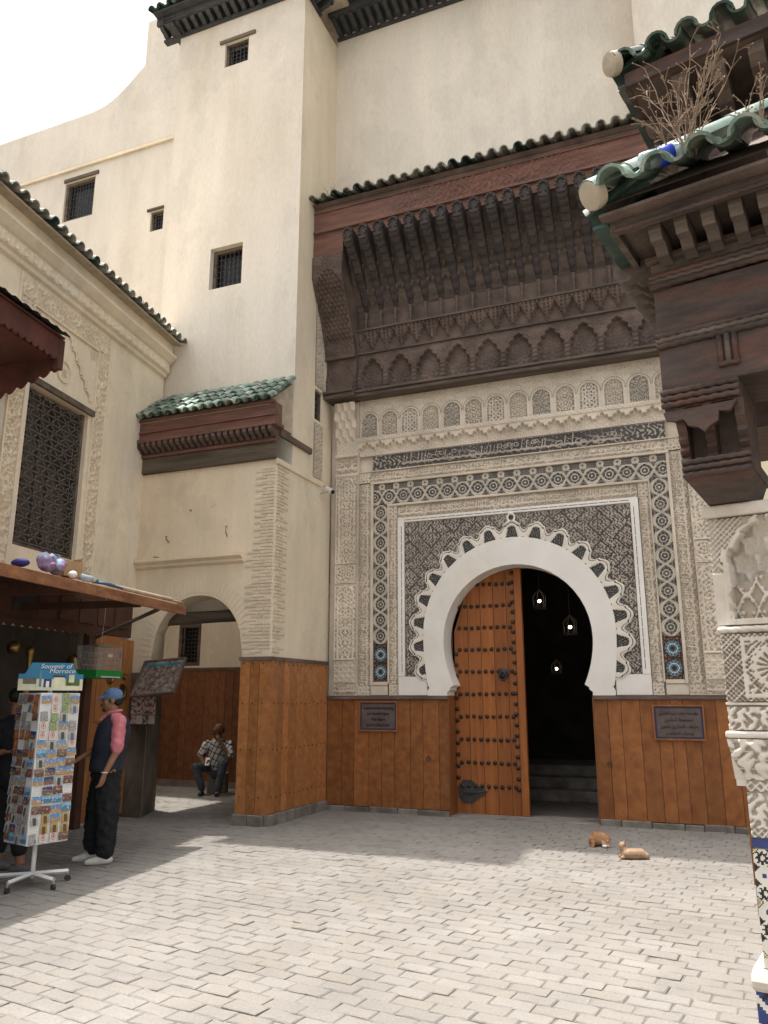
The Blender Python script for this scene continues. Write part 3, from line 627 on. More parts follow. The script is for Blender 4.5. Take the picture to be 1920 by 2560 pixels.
def mosaic(u, v, w, h):
    m = np.full(u.shape, 5); hh = np.zeros(u.shape)
    for cy in (h*.26, h*.72):
        x = u-w/2; y = v-cy; r = np.hypot(x, y); t = np.arctan2(y, x); pet = np.abs(((t/TAU*12) % 1)-.5)
        m = np.where((r < w*.44) & (pet > .12), 4, m); m = np.where((r < w*.44) & (pet <= .12), 2, m); m = np.where((r < w*.13), 2, m); m = np.where((np.abs(r-w*.47) < w*.05) & (pet > .2), 2, m); m = np.where((np.abs(r-w*.25) < w*.018), 6, m)
    d = star8(u+.01, v, .055); m = np.where((m == 5) & (d < .12), 2, m); m = np.where((m == 5) & (d > .40), 6, m)
    return hh, m
for s in (-1, 1):
    a = PC+s*1.975 if s > 0 else PC-2.213
    rel('mosaic_frame', a, 2.42, .238, 2.18, lambda u, v: knot_strip(u, v, .238, .242), KM, .0075)
    rel('mosaic_panel', a, 1.86, .238, .56, lambda u, v: mosaic(u, v, .238, .56), res=.0085, label='blue and amber star mosaic panel')
    bar(a, a+.238, 1.805, 1.858, .022)
def top_strip(u, v):
    h, m = knot_strip(v, u+.1, .26, .242); uu = ((u+.1)/.242) % 1-.5; r = np.hypot((np.abs(uu)-.5)*.242, v-.295); 
    up = v > .245; ringm = up & (np.abs(r-.034) < .017); m = np.where(up, 3, m); h = np.where(up, .002, h); dt = up & (np.sin(u*150)*np.sin(v*150) > .1); m = np.where(dt, 2, m)
    cr = up & (np.abs(np.abs(uu)*.242-.075-.25*(.31-v)) < .012) & (v < .30); m = np.where(ringm | cr, 0, m); h = np.where(ringm | cr, .016, h); m = np.where(ringm & (np.abs(r-.034) < .004), 1, m); return h, m
rel('mosaic_frame', PC-2.213, 4.605, 4.426, .345, top_strip, KM, .0085)
bar(PC-2.258, PC+2.258, 4.952, 4.988, .04)
rel('script_band', PC-2.26, 4.99, 4.52, .17, f_script(4.52, .17, 33))
for s in (-1, 1): rel('star_block', PC+s*2.36-.1, 4.99, .2, .17, f_geo(.05), y=PY-.004)
bar(PC-2.46, PC+2.46, 5.162, 5.178, .03)
def f_big(u, v):
    L, h = 4.46, .25; f = np.asarray(script(u, v, L, h, 77, .06), float); e = (u < .5) | (u > L-.6); f = np.where(e, arab(u, v, .09) > .3, np.maximum(f, (arab(u, v, .07) > .95)*1.))
    f = np.where((v < .008) | (v > h-.008), 1, f); return .01*f, np.where(f > .5, 0, 2)
rel('black_script_band', PC-2.23, 5.18, 4.46, .25, f_big, SPM, .008, label='black glazed inscription band')
# muqarnas row
def f_muq(u, v):
    c = u/.058; k = np.floor(c) % 4; x = c-np.floor(c)-.5; st = np.where(k == 0, 0, np.where(k == 2, 2, 1)); v0 = .085+.042*st; ar = .010*ss(-.3, .2, arab(u, v, .05)); y = (v-v0)/.05; arch = np.sqrt(np.clip(1-(x*2.15)**2, 0, 1)); rec = (y < arch) & (y > -.15)
    H = np.where(v < v0, .012+ar, np.where(rec, .018, .075)); H = np.where(v > .235, .085+ar, H); return H, np.zeros(u.shape, int)
rel('muqarnas_frieze', PC-2.46, 5.435, 4.92, .30, f_muq, res=.0085)
# arcade of blind niches
NN = 14; pw = 4.92/NN
def f_niche(style):
    def fn(u, v):
        x = u-pw/2; hw = pw*.41; zc = .29; q = np.where(v < zc, np.abs(x), np.hypot(x, v-zc)); ins = (q < hw) & (v > .03); dark = style in (2,)
        m = np.zeros(u.shape, int); h = np.full(u.shape, .022)
        rim = np.abs(q-hw) < .014; edge = (q < hw) & (q > hw-.035)
        if style == 0: f = np.minimum(np.abs(np.sin(np.arctan2(v-.27-.0, x)*7)), 1); r1 = np.hypot(x, v-.14); r2 = np.hypot(x, v-.30); f = np.where((r1 < .075) | (r2 < .075), np.sin(np.arctan2(np.where(r1 < .075, v-.14, v-.30), x)*12)*np.cos(np.minimum(r1, r2)*160), arab(u, v, .03))
        elif style == 1: f = arab(u, v, .055, pw/2)
        elif style == 2: f = np.where(star8(x, v, .05) < .14, 1, -1)+0.*u; f = np.where(np.hypot((x+.045) % .09-.045, (v) % .12-.06) < .014, 2, f)
        else: f = arab(u, v, .042, pw/2)
        H = .012*ss(-.3, .2, f); h = np.where(ins, H, h); m = np.where(ins & (f < (.05 if style != 2 else 0)), 3 if style in (0, 2) else 1, m)
        m = np.where(edge & (np.sin((u+v)*260) > 0), 1, m); h = np.where(rim, .030, h); m = np.where(rim, 0, m)
        out = ~ins & ~rim; q2 = np.where(v < zc, np.abs(x), np.hypot(x, v-zc)); g2 = out & (np.abs(q2-pw*.47) < .006) & (v > zc-.02); m = np.where(g2, 1, m); h = np.where(g2, .012, h); top = v > .50; t2 = out & (v > .36) & (arab(u, v, .05) > .9); m = np.where(t2, 1, m); h = np.where(t2, .012, h); return h, m
    return fn
for i in range(NN): rel('stucco_niche', PC-2.46+i*pw, 5.737, pw-.001, .66, f_niche([0, 1, 2, 3][i % 4]), res=.0085)
# pilasters
def f_panel(w, h, p, sym=True):
    def fn(u, v):
        x = u-w/2; hw = w*.36; zc = h-w*.52; q = np.where(v < zc, np.abs(x), np.hypot(x, (v-zc)*.85)); ins = (q < hw-.01) & (v > .03); rim = np.abs(q-hw) < .012
        f = arab(u, v, p, w/2); e = (np.abs(x) > w*.47) | (v < .02) | (v > h-.02)
        H = .004+.012*ss(-.35, .15, f); H = np.where(rim | e, .024, H); m = np.where((f < -.45) & ~rim & ~e, 1, 0); return H, m
    return fn
def f_ros(w):
    def fn(u, v):
        x = u-w/2; y = v-w/2; r = np.hypot(x, y); t = np.arctan2(y, x); f = np.cos(8*t)*np.cos(r*95); rim = np.abs(r-w*.42) < .01; e = (np.abs(x) > w*.47) | (np.abs(y) > w*.47)
        H = .004+.012*ss(-.3, .3, f); return np.where(rim | e, .022, H), np.where((f < -.35) & ~rim & ~e & (r < w*.42), 1, 0)
    return fn
def pilaster(xa, s):
    w = .385; y = PY-.07; MB().box(xa, xa+w, PY-.068, PY+.03, 1.657, 6.36).build('pilaster', STUC, por)
    P = lambda nm, z, h, fn, d=0.: rel(nm, xa+.01+d, z, w-.02-2*d, h, fn, y=y)
    P('pilaster_panel', 1.67, .17, f_script(.36, .17, 41)); P('pilaster_panel', 1.86, .31, f_geo(.075, dark=False)); P('pilaster_panel', 2.19, 1.17, f_panel(.365, 1.17, .085))
    P('pilaster_panel', 3.375, .295, f_ros(.365)); P('pilaster_panel', 3.685, 1.42, f_panel(.365, 1.42, .07))
    MB().box(xa-.01, xa+w+.01, PY-.10, PY-.06, 5.11, 5.16).box(xa-.01, xa+w+.01, PY-.11, PY-.06, 5.44, 5.49).build('pilaster_moulding', STUC, por, bevel=.008)
    P('pilaster_panel', 5.17, .26, f_script(.36, .26, 47))
    def fm(u, v):
        row = np.floor(v/.14); fr = v/.14-row; x = (u/.12+.5*(row % 2)) % 1-.5; lobe = np.sqrt(np.clip(1-(x*2.05)**2-(fr*1.0-.1)**2, 0, 1)); return np.where(v < .2, .012*ss(-.3, .2, arab(u, v, .05)), .012+.028*row-.05*lobe), np.zeros(u.shape, int)
    P('muqarnas_capital', 5.5, .84, fm)
pilaster(PC-2.85, -1); pilaster(PC+2.465, 1)
MB().box(PC+2.853, PC+3.6, PY-.03, PY+.03, 1.657, 6.36).build('end_wall', PLASW, por)
# dado with dark cap rail, plinth stones, nails, rings
dz = 1.6
for nm, a, c in (('l', X1+.03, PC-1.03), ('r', PC+1.03, 6.0)):
    dq = MB().box(a, c, PY-.065, PY+.03, dz-.0, dz+.052).build('dado', CEDAR, por, bevel=.006)
    planks(dq, OAK, (a, PY-.0, .082), EX, EZ, -EY, c-a, dz-.085, .20, .032)
    x = a
    while x < c-.01:
        l = min(U01(.22, .5), c-x); MB().box(-l/2+.003, l/2-.003, -.055, .03, -.02, .078+U01(-.01, .006)).build('plinth_stone', STONE, por, M=Matrix.Translation((x+l/2, PY, 0)), bevel=.012); x += l
for s in (-1, 1):   # jambs
    a, c = sorted((PC+s*1.03, PC+s*1.015)); MB().box(a, c, PY-.03, PY+.36, 0, 1.652).build('jamb', OAK, por)
for x in (PC-1.33, PC+1.20):
    rg = thing('iron_ring', 'small iron ring hanging on the wooden dado %s of the doorway' % ('left' if x < PC else 'right'), 'ring', (x, PY-.05, .8), 'iron rings on the dado')
    MB().tube([(x+.03*math.cos(a*TAU/14), PY-.05-.004*math.sin(a), .77+.03*math.sin(a*TAU/14)) for a in range(15)], .005, 6).build('hoop', IRON, rg, True)
    MB().tube([(x, PY-.03, .80), (x, PY-.06, .80)], .007, 6).build('staple', IRON, rg)
MB().box(PC-1.1, PC+1.1, PY-.02, PY+.5, -.028, .012).build('threshold', STONE, por, bevel=.006)
# dim hall behind the door, with steps
hy = PY+.37
hb = MB()
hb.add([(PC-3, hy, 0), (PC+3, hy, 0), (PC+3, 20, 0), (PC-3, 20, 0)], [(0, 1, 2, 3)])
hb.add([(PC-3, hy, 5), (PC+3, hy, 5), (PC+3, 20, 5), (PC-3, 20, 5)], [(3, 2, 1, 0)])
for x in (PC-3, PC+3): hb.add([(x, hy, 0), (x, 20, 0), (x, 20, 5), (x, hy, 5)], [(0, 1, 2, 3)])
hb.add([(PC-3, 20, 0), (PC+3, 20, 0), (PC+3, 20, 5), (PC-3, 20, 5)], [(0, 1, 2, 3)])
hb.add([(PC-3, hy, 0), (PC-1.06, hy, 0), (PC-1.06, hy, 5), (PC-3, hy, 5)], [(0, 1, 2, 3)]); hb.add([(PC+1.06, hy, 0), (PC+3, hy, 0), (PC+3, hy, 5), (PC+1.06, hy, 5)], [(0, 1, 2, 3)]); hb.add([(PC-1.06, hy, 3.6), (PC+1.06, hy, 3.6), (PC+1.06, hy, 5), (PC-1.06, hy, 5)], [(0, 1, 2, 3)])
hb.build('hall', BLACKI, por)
for i in range(3): MB().box(PC-1.2, PC+2.2, 13.4+i*.32, 15.5, .001+i*.17, .17+i*.17).build('step', STONE, por, bevel=.012)
LPOS = ((-2.5, 13.0, 3.183), (-2.02, 13.0, 2.74), (-2.97, 17.0, 2.22))
LAMP = emit('lamp_glow', (1., .93, .8), 9)
for i, (x, y, z) in enumerate(LPOS):
    ln = thing('hall_lantern', ['lit lantern highest in the dark doorway', 'lit lantern to the right in the dark doorway', 'small far lit lantern lowest in the dark doorway'][i], 'lantern', (x, y, z), 'lanterns in the hall')
    MB().ell((x, y, z), .026, 10).build('bulb', LAMP, ln, True)
    cg = MB()
    for k in range(6): a = k*TAU/6; cg.tube([(x+.09*math.cos(a), y+.09*math.sin(a), z-.12), (x+.11*math.cos(a), y+.11*math.sin(a), z+.08), (x, y, z+.2)], .004, 4)
    cg.lathe([(.11, -.13), (.11, -.11)], (x, y, z), 12); cg.tube([(x, y, z+.2), (x, y, 5)], .006, 5); cg.build('cage', CEDAR, ln)
# ---------------------------------------------------------------- door leaf
dr = thing('door_leaf', 'closed left door leaf of orange cedar planks with rows of iron studs', 'door', (PC-1.0, PY+.3, 0))
dy = PY+.30
def dtop(x): return OC+max(0, 1.12**2-(x-PC)**2)**.5
xs = [PC-1.015, PC-.80, PC-.60, PC-.40, PC-.20, PC-.075]
for i in range(5):
    a, c = xs[i]+.003, xs[i+1]-.003; h = lambda x: dtop(x) if x > PC-1.01 else 2.6
    MB().prism([(a, .015), (c, .015), (c, min(3.55, h(c))), (a, min(3.55, h(a)))], (0, dy, 0), EX, EZ, EY, .05+U01(-.004, .004)).build('plank', OAKD, dr)
MB().box(PC-.072, PC+.035, dy-.02, dy+.06, .012, 3.56).build('stile', OAKD, dr, bevel=.008)
sm = MB().lathe([(.031, 0), (.030, .010), (.024, .022), (.012, .029), (.001, .031)], n=8).mesh('stud', STUDM, True)
SR = frame((0, 0, 0), EX, EZ, -EY)
def stud(x, z, y=dy):
    if z < dtop(x)-.05 or z < OC: inst(sm, 'stud', dr, Matrix.Translation((x, y, z)) @ SR)
for k in range(10):
    for i in range(9): stud(PC-.93+i*.098, .39+k*.322+U01(-.006, .006))
for i in range(22): stud(PC-.105, .36+i*.147)
for i in range(12): stud(PC-.985, .50+i*.16)
kn = MB().lathe([(.085, 0), (.085, .012), (.055, .03), (.05, .045), (.02, .055)], n=16, M=SR, c=(PC-.27, dy, 1.97)).build('knocker_plate', STUDM, dr, 'a')
MB().tube([(PC-.27+.055*math.cos(a*TAU/16), dy-.075-.01*math.sin(a), 1.93+.06*math.sin(a*TAU/16)) for a in range(17)], .013, 7).build('ring', IRON, kn, True)
hp = [(-.99, .25), (-.93, .16), (-.80, .15), (-.70, .22), (-.56, .315), (-.70, .40), (-.80, .47), (-.92, .47), (-.995, .38), (-.985, .42), (-.90, .44), (-.85, .40), (-.92, .36), (-.97, .33)]
MB().prism([(x+PC, z) for x, z in hp[:9]], (0, dy-.013, 0), EX, EZ, EY, .012).build('hinge_plate', IRON, dr)
for i in range(4): MB().tube([(PC-.95+i*.06, dy-.016, .22+i*.02), (PC-.90+i*.06, dy-.02, .30), (PC-.62, dy-.016, .315)], .007, 5).build('scroll', IRON, dr)
# ---------------------------------------------------------------- plaques
def fontmesh(name, body, size, m, parent, M, shear=0, align='CENTER', ext=.002, space=1.0, width=None):
    c = bpy.data.curves.new(name, 'FONT'); c.body = body; c.size = size; c.align_x = align; c.shear = shear; c.extrude = ext; c.space_character = space; c.resolution_u = 3
    o = bpy.data.objects.new(name, c); C.objects.link(o); dg = bpy.context.evaluated_depsgraph_get(); me = bpy.data.meshes.new_from_object(o.evaluated_get(dg))
    C.objects.unlink(o); bpy.data.objects.remove(o); me.materials.clear(); me.materials.append(m)
    if width and len(me.vertices):
        w = max(v.co.x for v in me.vertices)-min(v.co.x for v in me.vertices); s = width/max(w, 1e-4)
        for v in me.vertices: v.co.x *= s
    return place(bpy.data.objects.new(name, me), parent, M)
FORMS = {'ا': 'FE8D', 'أ': 'FE83', 'ب': 'FE8F', 'ت': 'FE95', 'ة': 'FE93', 'ج': 'FE9D', 'ح': 'FEA1', 'خ': 'FEA5', 'د': 'FEA9', 'ر': 'FEAD', 'س': 'FEB1', 'ش': 'FEB5', 'ع': 'FEC9', 'ف': 'FED1', 'ك': 'FED9', 'ل': 'FEDD', 'م': 'FEE1', 'ن': 'FEE5', 'ه': 'FEE9', 'و': 'FEED', 'ي': 'FEF1', 'ؤ': 'FE85'}
NOJ = set('اأدروؤة')
def arabic(t):
    out = []
    for i, ch in enumerate(t):
        if ch not in FORMS: out.append(ch); continue
        p = i > 0 and t[i-1] in FORMS and t[i-1] not in NOJ; nx = i+1 < len(t) and t[i+1] in FORMS and ch not in NOJ
        b_ = int(FORMS[ch], 16); out.append(chr(b_+(0 if not p and not nx else 1 if p and not nx else 2 if nx and not p else 3)))
    return ''.join(out[::-1])
PLQ = mat('plaque_slate', (.115, .085, .075), .6, .2, 6); PLB = mat('plaque_blue', (.03, .032, .075), .6, .2, 8)
def plaque(nm, label, x0, x1, z0, z1, lines, ar):
    y = PY-.034; t = thing('wall_plaque', label, 'plaque', ((x0+x1)/2, y, z0))
    MB().box(x0+.02, x1-.02, y-.018, y, z0+.02, z1-.02).build('slab', PLQ, t)
    f = MB(); [f.box(*q) for q in ((x0, x0+.02, y-.03, y, z0, z1), (x1-.02, x1, y-.03, y, z0, z1), (x0+.02, x1-.02, y-.03, y, z0, z0+.02), (x0+.02, x1-.02, y-.03, y, z1-.02, z1))]; f.build('frame', OAK, t)
    f = MB(); e = .02; q_ = .042; [f.box(*q) for q in ((x0+e, x0+q_, y-.0215, y-.0185, z0+e, z1-e), (x1-q_, x1-e, y-.0215, y-.0185, z0+e, z1-e), (x0+q_, x1-q_, y-.0215, y-.0185, z0+e, z0+q_), (x0+q_, x1-q_, y-.0215, y-.0185, z1-q_, z1-e))]; f.build('blue_border', PLB, t)
    h = (z1-z0-.11)/4
    for i, (s, wf) in enumerate(lines): fontmesh('lettering', s, h*.75, BLACKT, t, frame(((x0+x1)/2, y-.021, z1-.055-h*(i+.78)), EX, EZ, -EY), width=(x1-x0-.12)*wf)
plaque('a', 'framed slate plaque with French lettering, left of the doorway', -4.93, -4.31, 1.14, 1.575, [('Fondation Mohammed Karim Lamrani', .97), ("pour l'Ensemble Nejjarine", .7), ('Musée Nejjarine', .44), ('des Arts et Métiers du Bois', .74)], 0)
plaque('b', 'framed slate plaque with Arabic lettering, right of the doorway', -.73, -.10, 1.09, 1.535, [(arabic('مؤسسة محمد كريم العمراني'), .95), (arabic('لمجموعة النجارين'), .68), (arabic('متحف النجارين لفنون'), .9), (arabic('وحرف الخشب'), .66)], 1)
# ---------------------------------------------------------------- wooden canopy over the portal
cn_ = thing('portal_canopy', 'carved dark cedar canopy with scalloped brackets and tiled eave above the portal', 'canopy', (PC, PY, 6.4))
CX0, CX1 = X1+.012, 0.46
# cornice moulding at the foot
MB().box(-4.95, -.07, 10.96, PY-.0, 6.402, 6.46).box(-4.95, -.07, 10.92, PY, 6.464, 6.50).build('moulding', CEDARG, cn_, bevel=.01)
for a, c in ((CX0, -4.952), (-.068, CX1)): MB().box(a, c, 10.86, PY, 6.40, 6.47).box(a, c, 10.82, PY, 6.474, 6.52).build('moulding', CEDARG, cn_, bevel=.01)
def f_wn(w, h):
    def fn(u, v):
        x = u-w/2; hw = w*.39; zc = h*.42; t = np.clip((v-zc)/(h*.44), 0, 1); half = hw*(1-t**1.7)**.8; st = .016*np.sign(np.sin((v)*60)); ins = (np.abs(x) < half+st*(v > zc)) & (v < h*.88); 
        r = np.hypot(x, v-h*.42); orn = .010*ss(-.2, .3, np.cos(8*np.arctan2(v-h*.42, x))*np.cos(r*70)); e2 = np.abs(np.abs(x)-half) < .012
        col = (np.abs(x) > w*.43) & (v < h*.5); H = np.where(ins, -.085+orn, .0)+np.where(col, .03+.01*np.sin(v*90), 0); H = H+np.where(~ins & ~col, .006*ss(-.2, .3, arab(u, v, .09, w/2)), 0); return H, np.zeros(u.shape, int)
    return fn
for i in range(10): relief('carved_niche', cn_, (-4.95+i*.488, 11.06, 6.50), EX, EZ, -EY, .487, .66, .011, f_wn(.487, .66), [CEDAR])
MB().box(-4.95, -.07, 11.02, PY, 7.162, 7.19).build('moulding', CEDARG, cn_)
def f_zig(u, v):
    P_ = .262; x = np.abs(((u/P_) % 1)-.5)*2; lv = np.floor(v/.30*5)/5; on = (1-x) < lv*1.05+.05; st = np.floor((1-x)*4)/4; fr = (v/.30*5) % 1; cell = np.abs(((u/P_*4) % 1)-.5); return np.where(on, .05+.05*lv-.03*(cell < .3)*(fr < .6), .0)+.01*np.sin(u*200)*0, np.zeros(u.shape, int)
relief('stalactite_frieze', cn_, (-4.95, 11.05, 7.19), EX, EZ, -EY, 4.88, .34, .010, f_zig, [CEDAR])
MB().box(-4.95, -.07, 10.93, PY, 7.535, 7.565).build('moulding', CEDARG, cn_)
MB().box(-4.95, -.07, 11.05, PY, 7.566, 8.4).build('back_board', CEDAR, cn_)
cm = MB().lathe([(.034, 0), (.034, .03), (.02, .04), (.02, .22), (.036, .25), (.036, .30)], n=8).mesh('colonnette', CEDARG, True)
NR = 18; RP = .262; RX = -4.78
for i in range(NR):
    x = RX+i*RP; inst(cm, 'colonnette', cn_, Matrix.Translation((x, 10.98, 7.567)))
# scalloped brackets
S = 30; vs = []; fs = []
for k in range(S+1):
    s = k/S; zf = 9.10-.06*0; yy = 10.20+(11.02-10.20)*s; zb = 8.76-.84*(s**1.1)+.05*math.sin(math.pi*s)+.010*math.sin(s*60); hw = (.072+.008*abs(math.sin(s*24)))*(1-.25*s); zt = 9.0
    vs += [(-hw, yy, zb+.03), (-hw*.6, yy, zb), (hw*.6, yy, zb), (hw, yy, zb+.03), (hw, yy, zt-.75*max(0, s-.25)), (-hw, yy, zt-.75*max(0, s-.25))]
for k in range(S): fs += [(k*6+j, k*6+(j+1) % 6, (k+1)*6+(j+1) % 6, (k+1)*6+j) for j in range(6)]
fs += [tuple(range(6))[::-1], tuple(range(S*6, S*6+6))]
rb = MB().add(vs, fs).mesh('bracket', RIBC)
tipm = MB().lathe([(.001, -.02), (.05, -.015), (.066, .02), (.066, .10), (.05, .15), (.02, .19)], n=10).mesh('bracket_tip', CEDAR)
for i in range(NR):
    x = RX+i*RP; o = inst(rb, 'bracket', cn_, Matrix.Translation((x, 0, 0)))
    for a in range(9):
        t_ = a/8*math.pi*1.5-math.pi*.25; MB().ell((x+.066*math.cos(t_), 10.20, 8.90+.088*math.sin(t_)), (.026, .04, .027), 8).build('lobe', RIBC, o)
MB().add([(-4.95, 10.44, 9.02), (-.07, 10.44, 9.02), (-.07, 11.05, 7.88), (-4.95, 11.05, 7.88)], [(0, 1, 2, 3)]).build('soffit', CEDARG, cn_)
# stalactite drops hanging between the brackets
dm = MB().lathe([(.002, -.06), (.02, -.02), (.03, .0), (.03, .03)], n=4).mesh('stalactite', CEDARG)
for i in range(NR-1):
    for j in range(5):
        t = .25+.16*j; x = RX+(i+.5)*RP; y = 10.44+.61*t; z = 9.02-1.14*t
        for s in ((-1, 1) if j % 2 else (0,)): inst(dm, 'stalactite', cn_, Matrix.Translation((x+s*.05, y-.05, z-.01)))
# fascia
def f_fr(dep, p): return lambda u, v: (dep*ss(-.2, .3, arab(u, v, p))*np.exp(-((u-2.9)/1.7)**4)+dep*.3*np.sin(u*40)*np.sin(v*70)*0, np.zeros(u.shape, int))
MB().box(CX0, CX1, 10.42, PY-.003, 9.56, 9.72).build('eave_board', CEDAR, cn_)
relief('carved_frieze', cn_, (CX0, 10.41, 9.19), EX, EZ, -EY, CX1-CX0, .37, .014, f_fr(.022, .11), [CEDARR])
MB().box(CX0, CX1, 10.37, 10.44, 9.155, 9.19).box(CX0, CX1, 10.38, 10.44, 9.535, 9.56).build('moulding', CEDARR, cn_, bevel=.006)
MB().box(CX0, CX1, 10.42, 10.6, 8.99, 9.155).build('lower_board', CEDARR, cn_)
MB().box(CX0, CX1, 10.44, PY-.003, 9.05, 9.55).build('core', CEDAR, cn_)
# corner bays
for a, c in ((CX0, -4.952), (-.068, CX1)):
    w = c-a; prof = [(10.42, 9.0), (10.42, 8.35), (10.50, 8.2), (10.62, 7.98), (10.78, 7.70), (10.90, 7.40), (10.98, 7.15), (11.0, 6.52), (PY-.004, 6.52), (PY-.004, 9.0)]
    MB().prism(prof, (a, 0, 0), EY, EZ, EX, w).build('corner_bay', CEDAR, cn_)
    MB().box(a+.02, c, 10.405, 10.43, 8.98, 9.0).box(a+.02, c, 10.40, 10.43, 8.73, 8.76).build('moulding', CEDARR, cn_)
    relief('carved_panel', cn_, (a, 10.405, 8.765), EX, EZ, -EY, w, .21, .012, f_fr(0, .1), [CEDARR])
    def f_st(u, v):
        x = u-w/2; row = np.floor(v/.075); fr = v/.075-row; cx = (u/.075+.5*(row % 2)) % 1-.5; arch = np.abs(x) < w*.42*np.clip((1.45-v)/.28, 0, 1)**.6; return np.where(arch & (v > .25), .01+.035*((np.abs(cx) < .33*(1-fr))*1.), .03+.006*ss(-.2, .2, arab(u, v, .1))), np.zeros(u.shape, int)
    pts = [(10.40, 8.72), (10.40, 8.35), (10.48, 8.2), (10.60, 7.98), (10.76, 7.70), (10.88, 7.40), (10.96, 7.15)]
    # stalactite facing following the curved front
    Ls = [0]; [Ls.append(Ls[-1]+math.dist(pts[i], pts[i+1])) for i in range(6)]
    nu, nv = 46, 150; u = np.linspace(0, w, nu); v = np.linspace(0, Ls[-1], nv); uu, vv = np.meshgrid(u, v); H, _ = f_st(uu, (Ls[-1]-vv)*1.0); yy = np.interp(v, Ls, [p[0] for p in pts]); zz = np.interp(v, Ls, [p[1] for p in pts])
    P = np.stack([a+uu, yy[:, None]-H, zz[:, None]-.3*H], -1)[::-1]; place(bpy.data.objects.new('stalactite_facing', grid_mesh('stalactite_facing', P, [CEDAR], smooth=False)), cn_)
    MB().box(a, c, 10.90, 11.1, 7.10, 7.15).build('moulding', CEDARG, cn_); relief('carved_niche', cn_, (a, 10.985, 6.525), EX, EZ, -EY, w, .57, .011, f_wn(w, .57), [CEDAR])
MB().prism([(10.33, 9.675), (PY-.004, 10.0), (PY-.004, 9.64), (10.40, 9.64)], (CX0, 0, 0), EY, EZ, EX, CX1-CX0).build('roof_deck', CEDAR, cn_)
tiles(cn_, (CX0+.05, 10.22, 9.69), (CX1, 10.22, 9.69), (0, -1, 0), .36, 3, .2, [TILEOLD, TILEOLD, GREEND], L=.33, over=.26)
# ---------------------------------------------------------------- left house
LU = Vector((-.155, .988, 0)).normalized(); LN = Vector((.988, .155, 0)).normalized(); LO = Vector((-6.543, 1.0, 0))
def LP(u, d, z): return LO+LU*u+LN*d+EZ*z
LM = frame(LO, LU, LN, EZ)        # local: x along the wall (away from the camera), y out from the wall, z up
lh = thing('side_house', 'warm plastered house with tall iron grille window, stucco frame and tiled cornice on the left', 'house', tuple(LP(6.4, 0, 0)))
def lbox(name, par, m, u0, u1, d0, d1, z0, z1, bevel=0, extra=()):
    b = MB().box(u0, u1, d0, d1, z0, z1, M=LM)
    for e in extra: b.box(*e, M=LM)
    return b.build(name, m, par, bevel=bevel)
WU0, WU1, WZ0, WZ1 = 5.80, 7.03, 3.38, 5.42
UE = 8.97
wall('wall', lh, PLASL, LO+LU*0, LU, EZ, LN, UE, 7.62, [(1.2, 7.42, 0.0, 2.47), (WU0, WU1, WZ0, WZ1)], .22)
hb = MB(); e0 = LP(UE, 0, 0); 
hb.add([tuple(e0), (e0.x-7, e0.y, 0), (e0.x-7, e0.y, 7.62), (e0.x, e0.y, 7.62)], [(0, 1, 2, 3)])
hb.build('rear_wall', PLASL, lh)
MB().add([tuple(LP(0, 0, 7.6)), tuple(LP(UE, 0, 7.6)), (e0.x-7, e0.y, 7.6), (e0.x-7, 1, 7.6)], [(0, 1, 2, 3)]).build('flat_roof', MORTAR, lh)
lbox('parapet', lh, PLASL, 0, UE, -.18, -.002, 7.605, 7.66, .02)
# window grille of scrolled iron
wn = lbox('window', lh, OLDW, WU0-.03, WU1+.10, -.10, .04, WZ1+.003, WZ1+.09, .01); wn['label'] = 'tall window behind a scrolled iron grille'
lbox('frame', wn, OLDW, WU0, WU0+.05, -.16, -.06, WZ0, WZ1, 0, ((WU1-.05, WU1, -.16, -.06, WZ0, WZ1), (WU0+.05, WU1-.05, -.16, -.06, WZ0, WZ0+.05)))
lbox('pane', wn, mat('dim_pane', (.10, .082, .066), .6, .5, 1.5), WU0+.004, WU1-.004, -.215, -.20, WZ0+.004, WZ1-.004)
for i in range(1, 5): lbox('mullion', wn, CEDAR, WU0+(WU1-WU0)*i/5-.012, WU0+(WU1-WU0)*i/5+.012, -.19, -.165, WZ0+.05, WZ1)
nrow = 20; GRIL = mat('grille_iron', (.13, .115, .10), .6, .2, 10)
for j in range(nrow): 
    z = WZ0+.08+(WZ1-WZ0-.12)*j/(nrow-1); MB().tube([LP(WU0+.03, -.085, z), LP(WU1-.03, -.085, z)], .009, 5).build('bar', GRIL, wn)
scr = MB()
for a in range(23):
    t = a/22*TAU*1.02
pts = []
for a in range(17):
    t = a/16*4.4-2.2; pts.append((.032*math.sin(t)*1.0+(.012 if a in (0, 16) else 0), .038*t/2.2*1.0*(1 if abs(t) < 1.6 else .8)))
sv = [(x, 0, z) for x, z in pts]
scr.tube(sv, .0085, 5); scm = scr.mesh('scroll', GRIL, True)
for j in range(nrow-1):
    for i in range(11):
        u = WU0+.09+(WU1-WU0-.18)*i/10; z = WZ0+.08+(WZ1-WZ0-.12)*(j+.5)/(nrow-1)
        inst(scm, 'scroll', wn, frame(LP(u, -.078, z), LU*(1 if (i+j) % 2 else -1), LN*(1 if (i+j) % 2 else -1), EZ))
